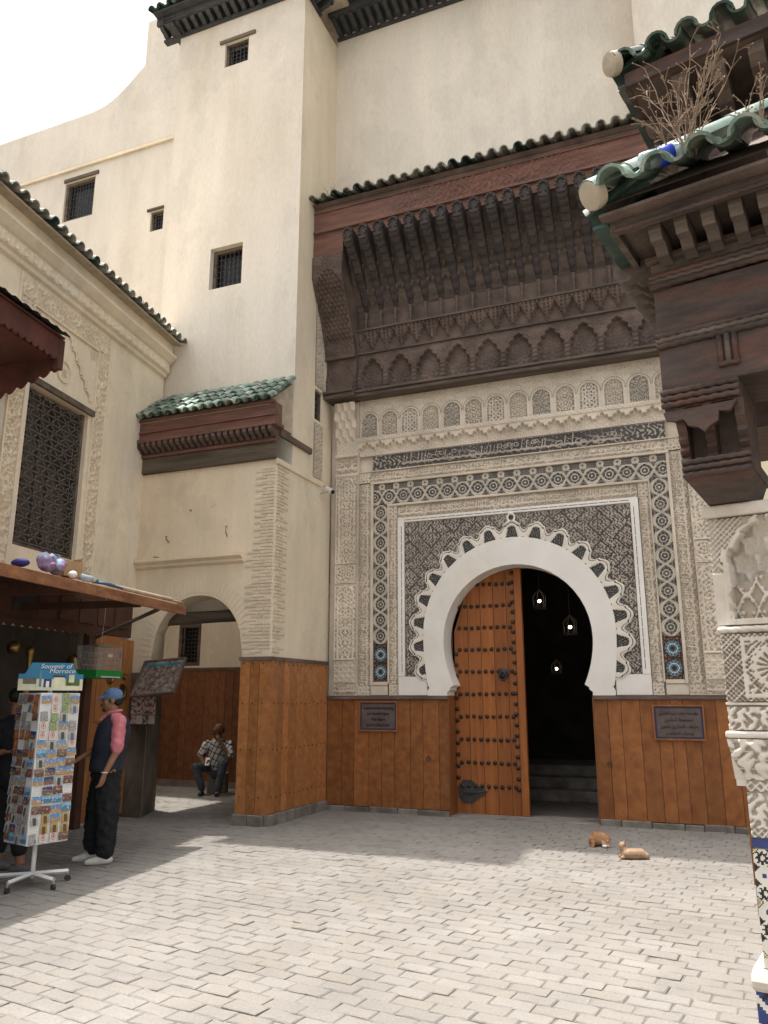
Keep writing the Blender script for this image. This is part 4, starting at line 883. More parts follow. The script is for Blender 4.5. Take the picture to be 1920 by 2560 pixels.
# stucco frame round the window
LCARV = mat('bare_carved_plaster', (.64, .515, .355), .95, .15, 3)
def lrel(name, u, z, w, h, fn, d=.004, mats=None, res=.016): return relief(name, lh, LP(u, d, z), LU, EZ, LN, w, h, res, fn, mats or [PLASL, LCARV])
FU0, FU1, FZ = 5.42, 7.40, 6.72
def f_lat(w):
    def fn(u, v):
        c = np.abs(np.sin(u*TAU/.16+np.sin(v*TAU/.20)))*np.abs(np.cos(v*TAU/.20)); q = np.abs(arab(u, v, .17)) < .33; return .016*q, np.where(q, 0, 1)
    return fn
for a in (FU0+.03, FU1-.27): lrel('stucco_strip', a, 3.0, .24, 3.42, f_lat(.24))
lrel('stucco_strip', FU0+.03, 6.44, FU1-FU0-.06, .26, f_lat(.24))
for a, c, z0, z1 in ((FU0, FU0+.028, 2.95, FZ), (FU1-.028, FU1, 2.95, FZ), (FU0+.272, FU0+.30, 2.95, 6.42), (FU1-.30, FU1-.272, 2.95, 6.42), (FU0+.302, FU1-.302, 6.40, 6.43)): lbox('moulding', lh, PLASL, a, c, -.002, .03, z0, z1, .005)
# stepped lambrequin arch in relief, medallion with star, corner rosettes
uc = (FU0+FU1)/2
for s in (-1, 1):
    L = [(0, 6.36)]; u, z = 0.0, 6.33; k = MB()
    for st in range(5):
        pts = [(u+.085*math.sin(a*math.pi/12)*1.2, z-.085*(1-math.cos(a*math.pi/12))*1.1) for a in range(7)]
        k.tube([LP(uc+s*p, .016, q) for p, q in pts], .014, 6); u, z = pts[-1]
        k.tube([LP(uc+s*u, .016, z), LP(uc+s*u, .016, z-.035)], .016, 6); k.tube([LP(uc+s*(u+.015), .016, z-.03), LP(uc+s*(u+.015), .016, z+.085)], .009, 5); k.tube([LP(uc+s*(u+.04), .016, z-.03), LP(uc+s*(u+.04), .016, z+.085)], .009, 5); z -= .055; u += .02
    k.build('lambrequin', PLASL, lh)
    for a in range(8): pass
    rz = MB(); cu = uc+s*.60
    for a in range(6): rz.tube([LP(cu+.045*math.cos(a*TAU/6)+.022*math.cos(q*TAU/8), .012, 6.31+.045*math.sin(a*TAU/6)+.022*math.sin(q*TAU/8)) for q in range(9)], .006, 4)
    rz.build('rosette', PLASL, lh)
k = MB(); k.tube([LP(uc+.14*math.cos(a*TAU/24), .012, 5.80+.14*math.sin(a*TAU/24)) for a in range(25)], .009, 5)
k.tube([LP(uc+.075*math.cos(a*TAU*2/5+math.pi/2), .012, 5.80+.075*math.sin(a*TAU*2/5+math.pi/2)) for a in range(6)], .008, 5); k.build('medallion', PLASL, lh)
# cornice and tiles
cp_ = [(0, 6.75), (.05, 6.77), (.06, 6.82), (.10, 6.84), (.10, 6.99), (.14, 7.01), (.22, 7.09), (.22, 7.12), (.14, 7.14), (.14, 7.32), (0, 7.34)]
MB().prism(cp_, tuple(LP(.5, 0, 0)), LN, EZ, LU, UE-.52).build('cornice', PLASL, lh)
relief('carved_cornice', lh, LP(.5, .102, 6.85), LU, EZ, LN, 8.3, .135, .014, lambda u, v: (.014*(np.abs(np.hypot(((u/.17) % 1-.5)*.17, v-.06)-.05) < .012), np.zeros(u.shape, int)), [PLASL])
MB().prism([(0, 7.34), (.30, 7.30), (.30, 7.33), (0, 7.42)], tuple(LP(.5, 0, 0)), LN, EZ, LU, UE-.52).build('roof_deck', MORTAR, lh)
tiles(lh, LP(.6, .38, 7.335), LP(UE-.08, .38, 7.335), LN, .28, 1, .18, [TILEOLD, GREEND, TILEOLD], L=.36, r=.062)
# peeling corner strip at the left of the window
lbox('peeling_strip', lh, mat('peeling_paint', (.66, .60, .50), .9, .15, 3, .006, 12, (.40, .33, .25), 3, .45, .6, (1, 1, .5)), 5.30, 5.40, -.002, .022, 2.9, 6.3, .01)
# ---------------------------------------------------------------- maroon canopy, upper left
mc = thing('maroon_canopy', 'maroon wooden canopy with scalloped valance jutting from the left house', 'canopy', tuple(LP(4, .4, 5.3)))
UC = 5.24; DC = .85
Mc = frame(LP(0, 0, 0), LU, LN, EZ)
MB().prism([(0, 5.98), (DC+.02, 5.63), (DC+.02, 5.60), (0, 5.94)], tuple(LP(.6, 0, 0)), LN, EZ, LU, UC-.62).build('roof_board', REDW, mc)
n = 90; cv = []; 
for i in range(n+1):
    u = .55+(UC+.03-.55)*i/n; w = .012*math.sin(i*TAU/3.2)
    cv += [LP(u, -.0, 6.01+w), LP(u, DC+.10, 5.635+w)]
MB().add(cv, [(2*i, 2*i+1, 2*i+3, 2*i+2) for i in range(n)]).build('corrugated_roof', mat('dark_sheet', (.04, .045, .045), .5, .2, 8), mc)
def valance(name, par, m, O, U, L, z0t, z1t, z0b, z1b, N, n, th=.025, dep=.05):
    top = [(L*i/(n*6), z0t+(z1t-z0t)*i/(n*6)) for i in range(n*6+1)]
    bot = [(L*i/(n*6), z0b+(z1b-z0b)*i/(n*6)-dep*[0, .55, .85, 1, .85, .3][i % 6]) for i in range(n*6+1)]
    vs = []
    for (a, b_), (c, d_) in zip(top, bot): vs += [Vector(O)+Vector(U)*a+EZ*b_, Vector(O)+Vector(U)*c+EZ*d_]
    k = len(vs); vs += [p+Vector(N)*th for p in vs]; fs = []
    for i in range(0, k-2, 2): fs += [(i, i+1, i+3, i+2), (k+i, k+i+2, k+i+3, k+i+1), (i+1, k+i+1, k+i+3, i+3), (i, i+2, k+i+2, k+i)]
    fs += [(0, k, k+1, 1), (k-2, k-1, 2*k-1, 2*k-2)]
    return MB().add(vs, fs).build(name, m, par)
valance('valance', mc, REDW, LP(.6, DC-.02, 0), LU, UC-.6, 5.60, 5.60, 5.36, 5.36, LN, 44, .02, .04)
MB().box(.6, UC, DC-.10, DC-.022, 5.44, 5.60, M=Mc).build('beam', REDW, mc)
valance('end_panel', mc, REDW, LP(UC-.02, DC, 0), -LN, DC, 5.60, 5.93, 5.30, 4.98, LU, 6, .02, .05)
MB().box(UC-.08, UC+.005, DC-.06, DC+.01, 5.24, 5.60, M=Mc).build('corner_post', REDW, mc, bevel=.006)
MB().box(.6, UC-.03, .002, DC-.11, 5.38, 5.40, M=Mc).build('soffit', REDW, mc)
# ---------------------------------------------------------------- souvenir shop with awning
SHOPW = mat('shop_wood', (.085, .034, .020), .65, .25, 3, .002, 30, (.05, .024, .016), 1.5, .45, .7)
AWN = mat('awning_fascia', (.27, .12, .055), .7, .25, 3, .003, 25, (.17, .065, .03), 2.2, .45, .65, (1, 1, 3), fine=(30, .15))
sp = thing('souvenir_shop', 'dark wooden shop front with sloping board awning on the left', 'shop', tuple(LP(5, .3, 0)))
MB().prism([(0, 3.06), (1.64, 2.725), (1.64, 2.70), (0, 3.03)], tuple(LP(1.0, 0, 0)), LN, EZ, LU, 5.98).build('awning', SHOPW, sp)
lbox('fascia', sp, AWN, 1.0, 6.98, 1.642, 1.672, 2.625, 2.735, .004)
planks(sp, AWN, LP(1.0, 0, 3.065), LU, (LN*1.68-EZ*.345).normalized(), LU.cross((LN*1.68-EZ*.345).normalized()), 5.98, 1.70, .20, .012, 'awning_board')
for u in (2.2, 3.5, 4.8, 6.0): lbox('rafter', sp, SHOPW, u-.03, u+.03, .05, 1.6, 2.62, 2.70)
MB().tube([LP(7.55, .06, 2.42), LP(6.85, 1.38, 2.70)], .028, 4).build('brace', OLDW, sp)
lbox('header', sp, SHOPW, 1.0, 8.42, .03, .07, 2.47, 3.0)
for i in range(17):
    u = 1.2+i*.42
    if i == 11: lbox('vent', sp, IRON, u+.02, u+.38, .071, .085, 2.62, 2.84); continue
    lbox('panel', sp, SHOPW, u+.03, u+.37, .071, .092, 2.58, 2.90, .012)
valance('valance', sp, SHOPW, LP(1.2, .09, 0), LU, 6.2, 2.52, 2.52, 2.46, 2.46, LN, 40, .015, .035)
lbox('door_post', sp, SHOPW, 7.36, 7.50, .0, .10, 0, 2.47, .006)
ib = MB(); a, c, d0, z1 = 1.2, 7.42, -2.4, 2.6
for q in ([(a, 0, .002), (c, 0, .002), (c, d0, .002), (a, d0, .002)], [(a, 0, z1), (a, d0, z1), (c, d0, z1), (c, 0, z1)], [(a, d0, 0), (c, d0, 0), (c, d0, z1), (a, d0, z1)], [(c, 0, 0), (c, 0, z1), (c, d0, z1), (c, d0, 0)], [(a, 0, 0), (a, d0, 0), (a, d0, z1), (a, 0, z1)]): ib.add([LM @ Vector(p) for p in q], [(0, 1, 2, 3)])
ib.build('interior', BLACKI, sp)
for i in range(4): lbox('shelf', sp, SHOPW, 2.0, 7.2, -2.39, -2.0, .5+i*.5, .53+i*.5)
# folded shutter leaf
SHUT = mat('shutter_pine', (.36, .155, .05), .55, .2, 2.2, .0015, 30, (.24, .09, .03), 1.3, .42, .7, (7, 7, .7), rand=.08, fine=(14, .1))
st = lbox('shutter', sp, SHUT, 7.53, 8.17, .03, .07, .05, 2.46, .004); st['label'] = 'orange pine shutter leaf folded open'
for z0, z1 in ((.15, 1.15), (1.30, 2.36)): lbox('shutter_panel', st, SHUT, 7.63, 8.07, .0705, .082, z0, z1, .006)
lbox('shutter_return', st, SHUT, 8.175, 8.54, .025, .06, .05, 2.44, .004); 
for z in (.4, 1.3, 2.2): MB().tube([LP(8.17, .075, z-.05), LP(8.17, .075, z+.05)], .011, 7).build('hinge', IRON, st)
# dark grimy jamb left of the archway
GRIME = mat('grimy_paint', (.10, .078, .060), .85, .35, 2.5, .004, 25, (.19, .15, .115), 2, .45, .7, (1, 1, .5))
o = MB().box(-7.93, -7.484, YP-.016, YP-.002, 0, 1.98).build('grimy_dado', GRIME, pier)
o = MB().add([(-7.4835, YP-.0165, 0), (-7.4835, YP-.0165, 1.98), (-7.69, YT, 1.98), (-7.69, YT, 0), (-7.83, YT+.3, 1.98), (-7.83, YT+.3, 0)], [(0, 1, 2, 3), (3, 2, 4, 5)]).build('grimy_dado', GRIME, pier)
# bird cage
bc = thing('bird_cage', 'wire bird cage with bright green plastic base hanging by the shutter', 'bird cage', tuple(LP(7.0, .5, 1.88)))
GPL = mat('green_plastic', (.02, .30, .06), .35, .05, 4, spec=.5)
MB().box(6.72, 7.30, .34, .66, 1.86, 1.96, M=LM).build('tray', GPL, bc, bevel=.01)
MB().box(6.80, 7.22, .655, .672, 1.868, 1.885, M=LM).build('drawer_edge', WHITEP, bc)
cg = MB()
for i in range(20):
    u = 6.74+.54*i/19
    for d in (.36, .64): cg.tube([LP(u, d, 1.96), LP(u, d, 2.26)], .0025, 4)
    cg.tube([LP(u, .36, 2.26), LP(u, .64, 2.26)], .0025, 4)
for z in (2.03, 2.10, 2.18, 2.26):
    cg.tube([LP(6.74, .36, z), LP(7.28, .36, z), LP(7.28, .64, z), LP(6.74, .64, z), LP(6.74, .36, z)], .003, 4)
o = cg.build('wires', STEEL, bc); MB().tube([LP(7.01, .5, 2.26), LP(7.01, .5, 2.30), LP(7.01, .52, 2.6), LP(7.01, .52, 2.90)], .004, 5).build('hanger', STEEL, bc)
MB().box(6.92, 7.02, .66, .67, 2.12, 2.16, M=LM).build('price_tag', WHITEP, bc)
# brass dishes on the shutter
for i, (u, z, r) in enumerate(((7.93, 1.90, .10), (8.29, 1.69, .13), (8.33, 1.92, .05))):
    o = MB().lathe([(r, 0), (r*.97, .012), (r*.6, .02), (r*.55, .012), (r*.3, .012), (r*.1, .03), (.002, .032)], n=20, M=frame((0, 0, 0), LU, EZ, LN) , c=LP(u, .083 if i == 0 else .062, z)).build('brass_dish', BRASS, None, 'a')
    tag(o, ['round brass dish on the shutter below the bird cage', 'large brass dish on the folded shutter edge', 'small brass fitting high on the folded shutter edge'][i], 'dish', 'brass dishes on the shutter')
# hanging shop lamps
for i, (u, d, z, s) in enumerate(((6.40, -.3, 2.22, 1.0), (6.72, -.3, 2.02, 1.5), (7.36, -.12, 2.02, 1.15))):
    p = LP(u, d, z); t = thing('brass_lamp', ['round brass lamp leftmost in the dark shop opening', 'long tapering brass lamp in the dark shop opening', 'domed brass lamp on three chains beside the shop post'][i], 'lamp', tuple(p), 'brass lamps in the shop')
    if i == 0: MB().ell(p, .085, 14).build('globe', BRASS, t, True)
    elif i == 1: MB().lathe([(.004, -.22), (.02, -.12), (.03, .02), (.055, .16), (.06, .20), (.02, .24)], p, 12).build('cone', BRASS, t, True)
    else: MB().lathe([(.11, -.06), (.12, -.02), (.10, .02), (.085, .09), (.05, .14), (.015, .17)], p, 14).build('dome', BRASS, t, True)
    for k in range(3 if i == 2 else 1):
        a = k*TAU/3; rr = .10 if i == 2 else 0; MB().tube([p+Vector((rr*math.cos(a), rr*math.sin(a), .0 if i == 2 else .08)), p+Vector((0, 0, 2.58-z))], .006, 4).build('chain', IRON, t)
# leaning painted board, posters
def artmat(name, cols, scale, thr):
    m = bpy.data.materials.new(name); m.use_nodes = True; t = m.node_tree; n = t.nodes; tc = n.new('ShaderNodeTexCoord'); nz = n.new('ShaderNodeTexNoise'); nz.inputs['Scale'].default_value = scale; nz.inputs['Detail'].default_value = 8; nz.inputs['Roughness'].default_value = .75
    cr = n.new('ShaderNodeValToRGB'); cr.color_ramp.interpolation = 'CONSTANT'; e = cr.color_ramp.elements
    while len(e) < len(cols): e.new(.5)
    for k, (c, p) in enumerate(zip(cols, thr)): e[k].position = p; e[k].color = (*c, 1)
    t.links.new(tc.outputs['Object'], nz.inputs[0]); t.links.new(nz.outputs[0], cr.inputs[0]); t.links.new(cr.outputs[0], n['Principled BSDF'].inputs['Base Color']); return m
A1_ = artmat('city_painting', [(.03, .022, .02), (.10, .05, .035), (.16, .14, .12), (.26, .20, .13), (.30, .28, .25)], 16, (0, .42, .5, .57, .64))
bt, tpv = Vector((-7.42, 9.02, 1.66)), Vector((-7.52, 9.38, 2.12)); Up = (tpv-bt); hh = Up.length; Up.normalize(); Wd_ = Vector((1, .12, 0)); Wd_ = (Wd_-Up*Wd_.dot(Up)).normalized(); Np = Wd_.cross(Up)
Mp = frame(bt, Wd_, Up, Np); pt = thing('painted_board', 'dark city painting leaning back beside the archway', 'painting', tuple(bt))
MB().box(0, .60, 0, hh, -.02, 0, M=Mp).build('canvas', A1_, pt); MB().box(.02, .58, hh-.10, hh-.05, .001, .004, M=Mp).build('sky_band', mat('teal_paint', (.03, .16, .19), .6, .4, 8), pt)
f = MB(); [f.box(*q, -.025, .015, M=Mp) for q in ((-.025, 0, -.025, hh+.025), (.60, .625, -.025, hh+.025), (0, .60, hh, hh+.025), (0, .60, -.025, 0))]; f.build('frame', CEDAR, pt)
MB().tube([(-7.5, YP, 1.64), (-7.4, 9.03, 1.64)], .012, 5).build('bracket', IRON, pt)
A2_ = artmat('feast_print', [(.06, .03, .03), (.22, .09, .08), (.50, .42, .38), (.60, .54, .50)], 20, (0, .44, .5, .58))
o = MB().box(-7.74, -7.32, YP-.05, YP-.044, 1.39, 1.64).build('poster', A2_); tag(o, 'poster of a laid table with pinkish writing above, below the leaning painting', 'poster')
ps = thing('photo_strip', 'strip of four small pictures under the poster by the archway', 'poster', (-7.53, YP-.05, 1.26))
for i, cl in enumerate(((.35, .05, .06), (.5, .48, .44), (.10, .09, .09), (.42, .36, .3))): MB().box(-7.74+i*.105, -7.64+i*.105, YP-.05, YP-.045, 1.26, 1.382).build('picture', artmat('print_%d' % i, [cl, (.55, .5, .46), (.05, .04, .04)], 14, (0, .52, .62)), ps)
MB().box(-7.75, -7.31, YP-.043, YP-.016, 1.24, 1.65).build('backing_board', GRIME, ps)
fontmesh('lettering', 'Poissonnerie les 3 ', .035, CEDAR, o, frame((-7.53, YP-.0515, 1.605), EX, EZ, -EY), width=.001) if False else None
# ---------------------------------------------------------------- things lying on the awning
def AW(u, d): return LP(u, d, 3.078-.2055*d*.995+.012)
rbg = random.Random(5)
BAG = mat('plaid_bag', (.30, .16, .30), .6, .3, 9, .004, 20, (.22, .30, .40), 9, .45, .55)
o = MB().ell(AW(4.75, 1.58)+EZ*.035, (.045, .045, .04), 10).build('rag_ball', WHITEP, None, True); tag(o, 'small white rag ball beside the plaid bag on the awning', 'rag')
o = MB().ell(AW(4.08, 1.5)+EZ*.03, (.10, .06, .04), 12).build('blue_rag', mat('blue_rag', (.03, .03, .16), .8, .3, 9), None, True); tag(o, 'dark blue rag at the left end of the awning edge', 'rag')
bx_ = thing('cardboard_box', 'open brown cardboard box on the awning beside the plaid bag', 'box', tuple(AW(4.95, 1.4)))
CARD = mat('cardboard', (.36, .24, .12), .85, .12, 5); Mb = frame(AW(4.95, 1.38)+EZ*.004, LU, LN, EZ) @ Matrix.Rotation(.25, 4, 'Z')
k = MB(); [k.box(*q, M=Mb) for q in ((-.11, .11, -.08, -.074, 0, .16), (-.11, .11, .074, .08, 0, .16), (-.11, -.104, -.074, .074, 0, .16), (.104, .11, -.074, .074, 0, .16), (-.104, .104, -.074, .074, 0, .006))]; k.build('carton', CARD, bx_)
MB().box(.111, .115, -.07, .07, .10, .20, M=Mb).build('flap', CARD, bx_); MB().box(-.10, .10, -.16, -.085, .155, .16, M=Mb).build('flap', CARD, bx_)
PET = mat('clear_plastic', (.55, .66, .72), .12, .05, 5, spec=.6, trans=.55)
o = thing('water_bottle', 'small clear plastic bottle lying on the awning beyond the box', 'bottle', tuple(AW(5.12, 1.52)))
q = AW(5.1, 1.5)+EZ*.038; dv = (LU*.8+LN*.25-EZ*.05).normalized(); MB().tube([q-dv*.09, q-dv*.08, q+dv*.06, q+dv*.10, q+dv*.125], [.02, .035, .035, .014, .013], 12).build('bottle_body', PET, o, True); MB().tube([q+dv*.125, q+dv*.145], .016, 10).build('cap', mat('blue_cap', (.03, .16, .30), .4), o)
def lay(name, lab, cat, u0, d0, u1, d1, r, m, h=.0, grp=None): return tag(MB().tube([AW(u0, d0)+EZ*(r+.004), AW((u0+u1)/2, (d0+d1)/2)+EZ*(r+.004+h), AW(u1, d1)+EZ*(r+.004)], r, 7).build(name, m, None, True), lab, cat, grp)
lay('plastic_pipe', 'long pale plastic pipe lying near the awning\'s far end', 'pipe', 5.75, 1.45, 6.72, 1.60, .024, MORTAR)
lay('wooden_stick', 'thin pale stick at the very end of the awning', 'stick', 6.60, 1.57, 6.95, 1.62, .014, CARD)
lay('blue_hose', 'short blue hose curling on the middle of the awning', 'hose', 5.25, 1.5, 5.62, 1.6, .012, mat('blue_hose', (.03, .12, .26), .4), .02)
lay('twig', 'dark twig lying beside the blue hose on the awning', 'twig', 5.32, 1.42, 5.60, 1.52, .010, CEDAR, .01)
# ---------------------------------------------------------------- postcard rack
RV = Vector((math.cos(R_(22.1)), math.sin(R_(22.1)), 0)); FV = Vector((-math.sin(R_(22.1)), math.cos(R_(22.1)), 0))
RC = Vector((-5.73, 5.80, 0)); ra = R_(30); RV0, FV0 = RV, FV; RV, FV = Vector((.711, .703, 0)), Vector((-.703, .711, 0)); RU = (RV*math.cos(ra)+FV*math.sin(ra)); RN = (RV*math.sin(ra)-FV*math.cos(ra))   # right face: along, outward
LU2 = (RV*math.sin(ra)-FV*math.cos(ra)); LN2 = (-RV*math.cos(ra)-FV*math.sin(ra))                                              # left face: along (towards camera), outward
rk = thing('postcard_rack', 'white revolving postcard stand on wheels in front of the shop', 'postcard stand', tuple(RC))
hs_ = .195
MB().box(-hs_, hs_, -hs_, hs_, .37, 1.665, M=frame(RC, RU, -RN, EZ)).build('display_box', WHITEP, rk, bevel=.006)
PEG = mat('peg_hole', (.25, .24, .23), .8)
pg = MB()
for f_, (uu, nn) in enumerate(((RU, RN), (LU2, LN2))):
    Mf = frame(RC+nn*hs_, uu, EZ, nn)
    for i in range(24):
        for j in range(80): pg.box(-.18+i*.0155, -.176+i*.0155, .385+j*.016, .389+j*.016, .0008, .0014, M=Mf)
o = pg.build('peg_holes', PEG, rk); o['kind'] = 'stuff'
MB().tube([RC+EZ*.06, RC+EZ*.37], .020, 10).build('pole', WHITEP, rk, True); MB().tube([RC+EZ*1.665, RC+EZ*1.70], .02, 8).build('pole_top', WHITEP, rk)
ends = [Vector((-5.719, 5.483, 0)), Vector((-5.308, 5.725, 0)), Vector((-5.348+.02, 5.413+.1, 0)), Vector((-6.1, 5.83, 0)), Vector((-5.66, 6.15, 0))]
for k in range(5):
    a = R_(205+72*k); e = RC+Vector((math.cos(a), math.sin(a), 0))*.31
    arm = MB().tube([RC+EZ*.10, e+EZ*.085], .019, 4).build('foot_arm', WHITEP, rk)
    MB().tube([e+EZ*.10, e+EZ*.05], .009, 6).build('caster_stem', STEEL, arm); dv = Vector((-math.sin(a), math.cos(a), 0)); MB().tube([e+EZ*.027-dv*.012, e+EZ*.027+dv*.012], .026, 12).build('wheel', IRON, arm)
# header sign: curved board with lettering and a painted townscape
sg = MB(); ns = 22; sw = .275
SKYB = mat('sign_sky', (.03, .19, .33), .4, .1, 3); SGB = mat('sign_cream', (.62, .60, .42), .5, .15, 6)
def srow(t): return RC+RV*(t*sw)-FV*(.215-.05*t*t)
def stop(t): return 1.835+.10*ss(-.0, 1., np.clip((.80-abs(t))/.16, 0, 1))
vs = []; fs = []
for i in range(ns+1):
    t = -1+2*i/ns; p = srow(t); tp_ = float(stop(t)); zz = [1.688, 1.79, tp_]
    for z in zz: vs += [p+EZ*z, p+EZ*z+FV*.008]
for i in range(ns):
    for r_ in range(2):
        a = i*6+r_*2; b_ = a+6; fs += [(a, b_, b_+2, a+2), (a+1, a+3, b_+3, b_+1)]
    fs += [(i*6, i*6+1, i*6+7, i*6+6), (i*6+4, i*6+10, i*6+11, i*6+5)]
fs += [(0, 2, 3, 1), (2, 4, 5, 3), (ns*6, ns*6+1, ns*6+3, ns*6+2), (ns*6+2, ns*6+3, ns*6+5, ns*6+4)]
sgo = MB().add(vs, fs); sgo.m = [(0 if (k % 6 in (0, 1)) and k < ns*6 else 1) for k in range(len(sgo.f))]
sg_ = sgo.build('header_sign', [SGB, SKYB], rk)
def smark(name, m, t0, t1, z0, z1, dd=.003): p0, p1 = srow(t0), srow(t1); return MB().add([p0+EZ*z0-FV*dd, p1+EZ*z0-FV*dd, p1+EZ*z1-FV*dd, p0+EZ*z1-FV*dd], [(0, 1, 2, 3)]).build(name, m, sg_)
smark('painted_minaret', LBLUET, -.36, -.29, 1.72, 1.87); smark('painted_wall', SGB, .08, .42, 1.75, 1.805, .003); smark('painted_roof', IRON, .06, .44, 1.805, 1.822, .004); smark('painted_gate', BLUET, -.22, .02, 1.715, 1.79, .004); smark('painted_arch', WHITEP, -.15, -.05, 1.715, 1.77, .005)
GRV = mat('sign_green', (.10, .16, .05), .6, .3, 20); smark('painted_trees', GRV, .46, .9, 1.73, 1.79, .004); smark('painted_arcade', GREYT, -.86, -.45, 1.745, 1.80, .004); smark('painted_tower', SGB, .55, .72, 1.76, 1.83, .005)
fontmesh('lettering', 'Souvenir of', .058, WHITEP, sg_, frame(srow(.12)+EZ*1.885-FV*.012, RV, EZ, -FV), .25, width=.27); fontmesh('lettering', 'Morroco', .058, WHITEP, sg_, frame(srow(.32)+EZ*1.843-FV*.012, RV, EZ, -FV), .25, width=.22)
# postcards
def cardmat(name, sky, gnd, mot, kind):
    m = bpy.data.materials.new(name); m.use_nodes = True; t = m.node_tree; n = t.nodes; L = t.links.new; b_ = n['Principled BSDF']; b_.inputs['Roughness'].default_value = .35
    tc = n.new('ShaderNodeTexCoord'); sx = n.new('ShaderNodeSeparateXYZ'); L(tc.outputs['Generated'], sx.inputs[0]); oi = n.new('ShaderNodeObjectInfo')
    def math_(op, a, b2, c=None):
        q = n.new('ShaderNodeMath'); q.operation = op
        for i, v in enumerate((a, b2) if c is None else (a, b2, c)):
            if isinstance(v, (int, float)): q.inputs[i].default_value = v
            else: L(v, q.inputs[i])
        return q.outputs[0]
    x, y = sx.outputs[0], sx.outputs[1]
    nz = n.new('ShaderNodeTexNoise'); nz.noise_dimensions = '4D'; nz.inputs['Scale'].default_value = 4 if kind != 'zel' else 9; L(tc.outputs['Generated'], nz.inputs['Vector']); L(math_('MULTIPLY', oi.outputs['Random'], 40), nz.inputs['W'])
    yy = math_('ADD', y, math_('MULTIPLY', math_('SUBTRACT', nz.outputs[0], .5), .7))
    def mix(f, a, b2):
        q = n.new('ShaderNodeMix'); q.data_type = 'RGBA'; L(f, q.inputs[0])
        for i, v in ((6, a), (7, b2)):
            if isinstance(v, tuple): q.inputs[i].default_value = (*v, 1)
            else: L(v, q.inputs[i])
        return q.outputs[2]
    c = mix(math_('GREATER_THAN', yy, .52), gnd, sky); dx = math_('ABSOLUTE', math_('SUBTRACT', x, .5), 0)
    if kind == 'arch': f = math_('MULTIPLY', math_('LESS_THAN', dx, .24), math_('LESS_THAN', y, .72)); c = mix(f, c, mot)
    elif kind == 'sun':
        r = math_('SQRT', math_('ADD', math_('POWER', dx, 2), math_('POWER', math_('SUBTRACT', y, .5), 2)), 0); c = mix(math_('LESS_THAN', r, .33), c, mot); c = mix(math_('LESS_THAN', math_('ABSOLUTE', math_('SUBTRACT', r, .2), 0), .05), c, gnd)
    elif kind == 'zel': c = mix(math_('GREATER_THAN', nz.outputs[0], .5), c, mot)
    else: c = mix(math_('GREATER_THAN', nz.outputs[0], .60), c, mot)
    L(c, b_.inputs['Base Color']); return m
CK = [('orange sunburst', cardmat('card_orange', (.34, .11, .05), (.26, .08, .04), (.50, .24, .08), 'sun'), 1), ('grey mosaic', cardmat('card_grey', (.20, .19, .18), (.14, .13, .13), (.42, .40, .37), 'zel'), 1),
      ('blue door', cardmat('card_door', (.50, .42, .30), (.40, .32, .22), (.06, .13, .28), 'arch'), 1), ('desert town', cardmat('card_desert', (.10, .26, .48), (.38, .22, .10), (.55, .48, .36), 'land'), 0),
      ('brown alley', cardmat('card_alley', (.22, .13, .08), (.12, .06, .04), (.42, .32, .22), 'land'), 0), ('white harbour', cardmat('card_sea', (.18, .38, .55), (.07, .18, .28), (.55, .53, .48), 'land'), 0),
      ('green tile pattern', cardmat('card_green', (.16, .24, .06), (.10, .17, .05), (.40, .42, .22), 'zel'), 1), ('yellow arch', cardmat('card_yellow', (.45, .33, .12), (.42, .24, .05), (.10, .06, .04), 'arch'), 1),
      ('red market', cardmat('card_red', (.20, .07, .05), (.11, .05, .04), (.45, .36, .27), 'land'), 0), ('night square', cardmat('card_night', (.02, .04, .16), (.16, .09, .05), (.50, .36, .12), 'land'), 0),
      ('white archway', cardmat('card_arch', (.45, .43, .40), (.36, .33, .28), (.05, .06, .06), 'arch'), 1), ('round red rosette', cardmat('card_rose', (.60, .57, .52), (.55, .52, .47), (.50, .11, .06), 'sun'), 1)]
NUMW = ['first', 'second', 'third', 'fourth', 'fifth', 'sixth', 'seventh', 'eighth', 'ninth', 'tenth', 'eleventh', 'twelfth', 'thirteenth', 'fourteenth', 'fifteenth', 'sixteenth', 'seventeenth', 'eighteenth']
crd = {p: MB().box(-.034 if p else -.045, .034 if p else .045, -.043 if p else -.033, .043 if p else .033, 0, .002) for p in (0, 1)}
cme = {}
rc = random.Random(11); NRW = 16
for fi, (uu, nn, fn) in enumerate(((RU, RN, 'right face'), (LU2, LN2, 'shaded left face'))):
    for r_ in range(NRW):
        for c_ in range(4):
            if rc.random() < (.06 if fi == 0 else .10): continue
            if fi == 1: k = rc.choice([0, 0, 1, 1, 8, 4, 9, 2] if r_ < 7 else [1, 1, 1, 4, 5, 8, 3, 2, 10, 9])
            else: k = rc.choice([1, 2, 10, 11, 3, 6, 1] if r_ < 6 else [3, 4, 5, 9, 7, 8, 3, 10] if r_ < 14 else [1, 4, 11, 7])
            nm, m, port = CK[k]; key = (k,)
            if key not in cme: cme[key] = crd[port].mesh('postcard', m)
            tilt = Matrix.Rotation(rc.uniform(-.06, .06), 4, 'Z') @ Matrix.Rotation(R_(-6+rc.uniform(-4, 2)), 4, 'X')
            P_ = RC+nn*(hs_+.006+.0012*c_+.004*rc.random())+uu*(-.146+c_*.0965+rc.uniform(-.006, .006))+EZ*(1.612-r_*.0792+rc.uniform(-.006, .006))
            o = inst(cme[key], 'postcard', None, frame(P_, uu, EZ, nn) @ tilt)
            tag(o, '%s postcard, %s from left in the %s row on the rack\'s %s' % (nm, NUMW[c_], NUMW[r_], fn), 'postcard', 'postcards on the rack')

RV, FV = RV0, FV0
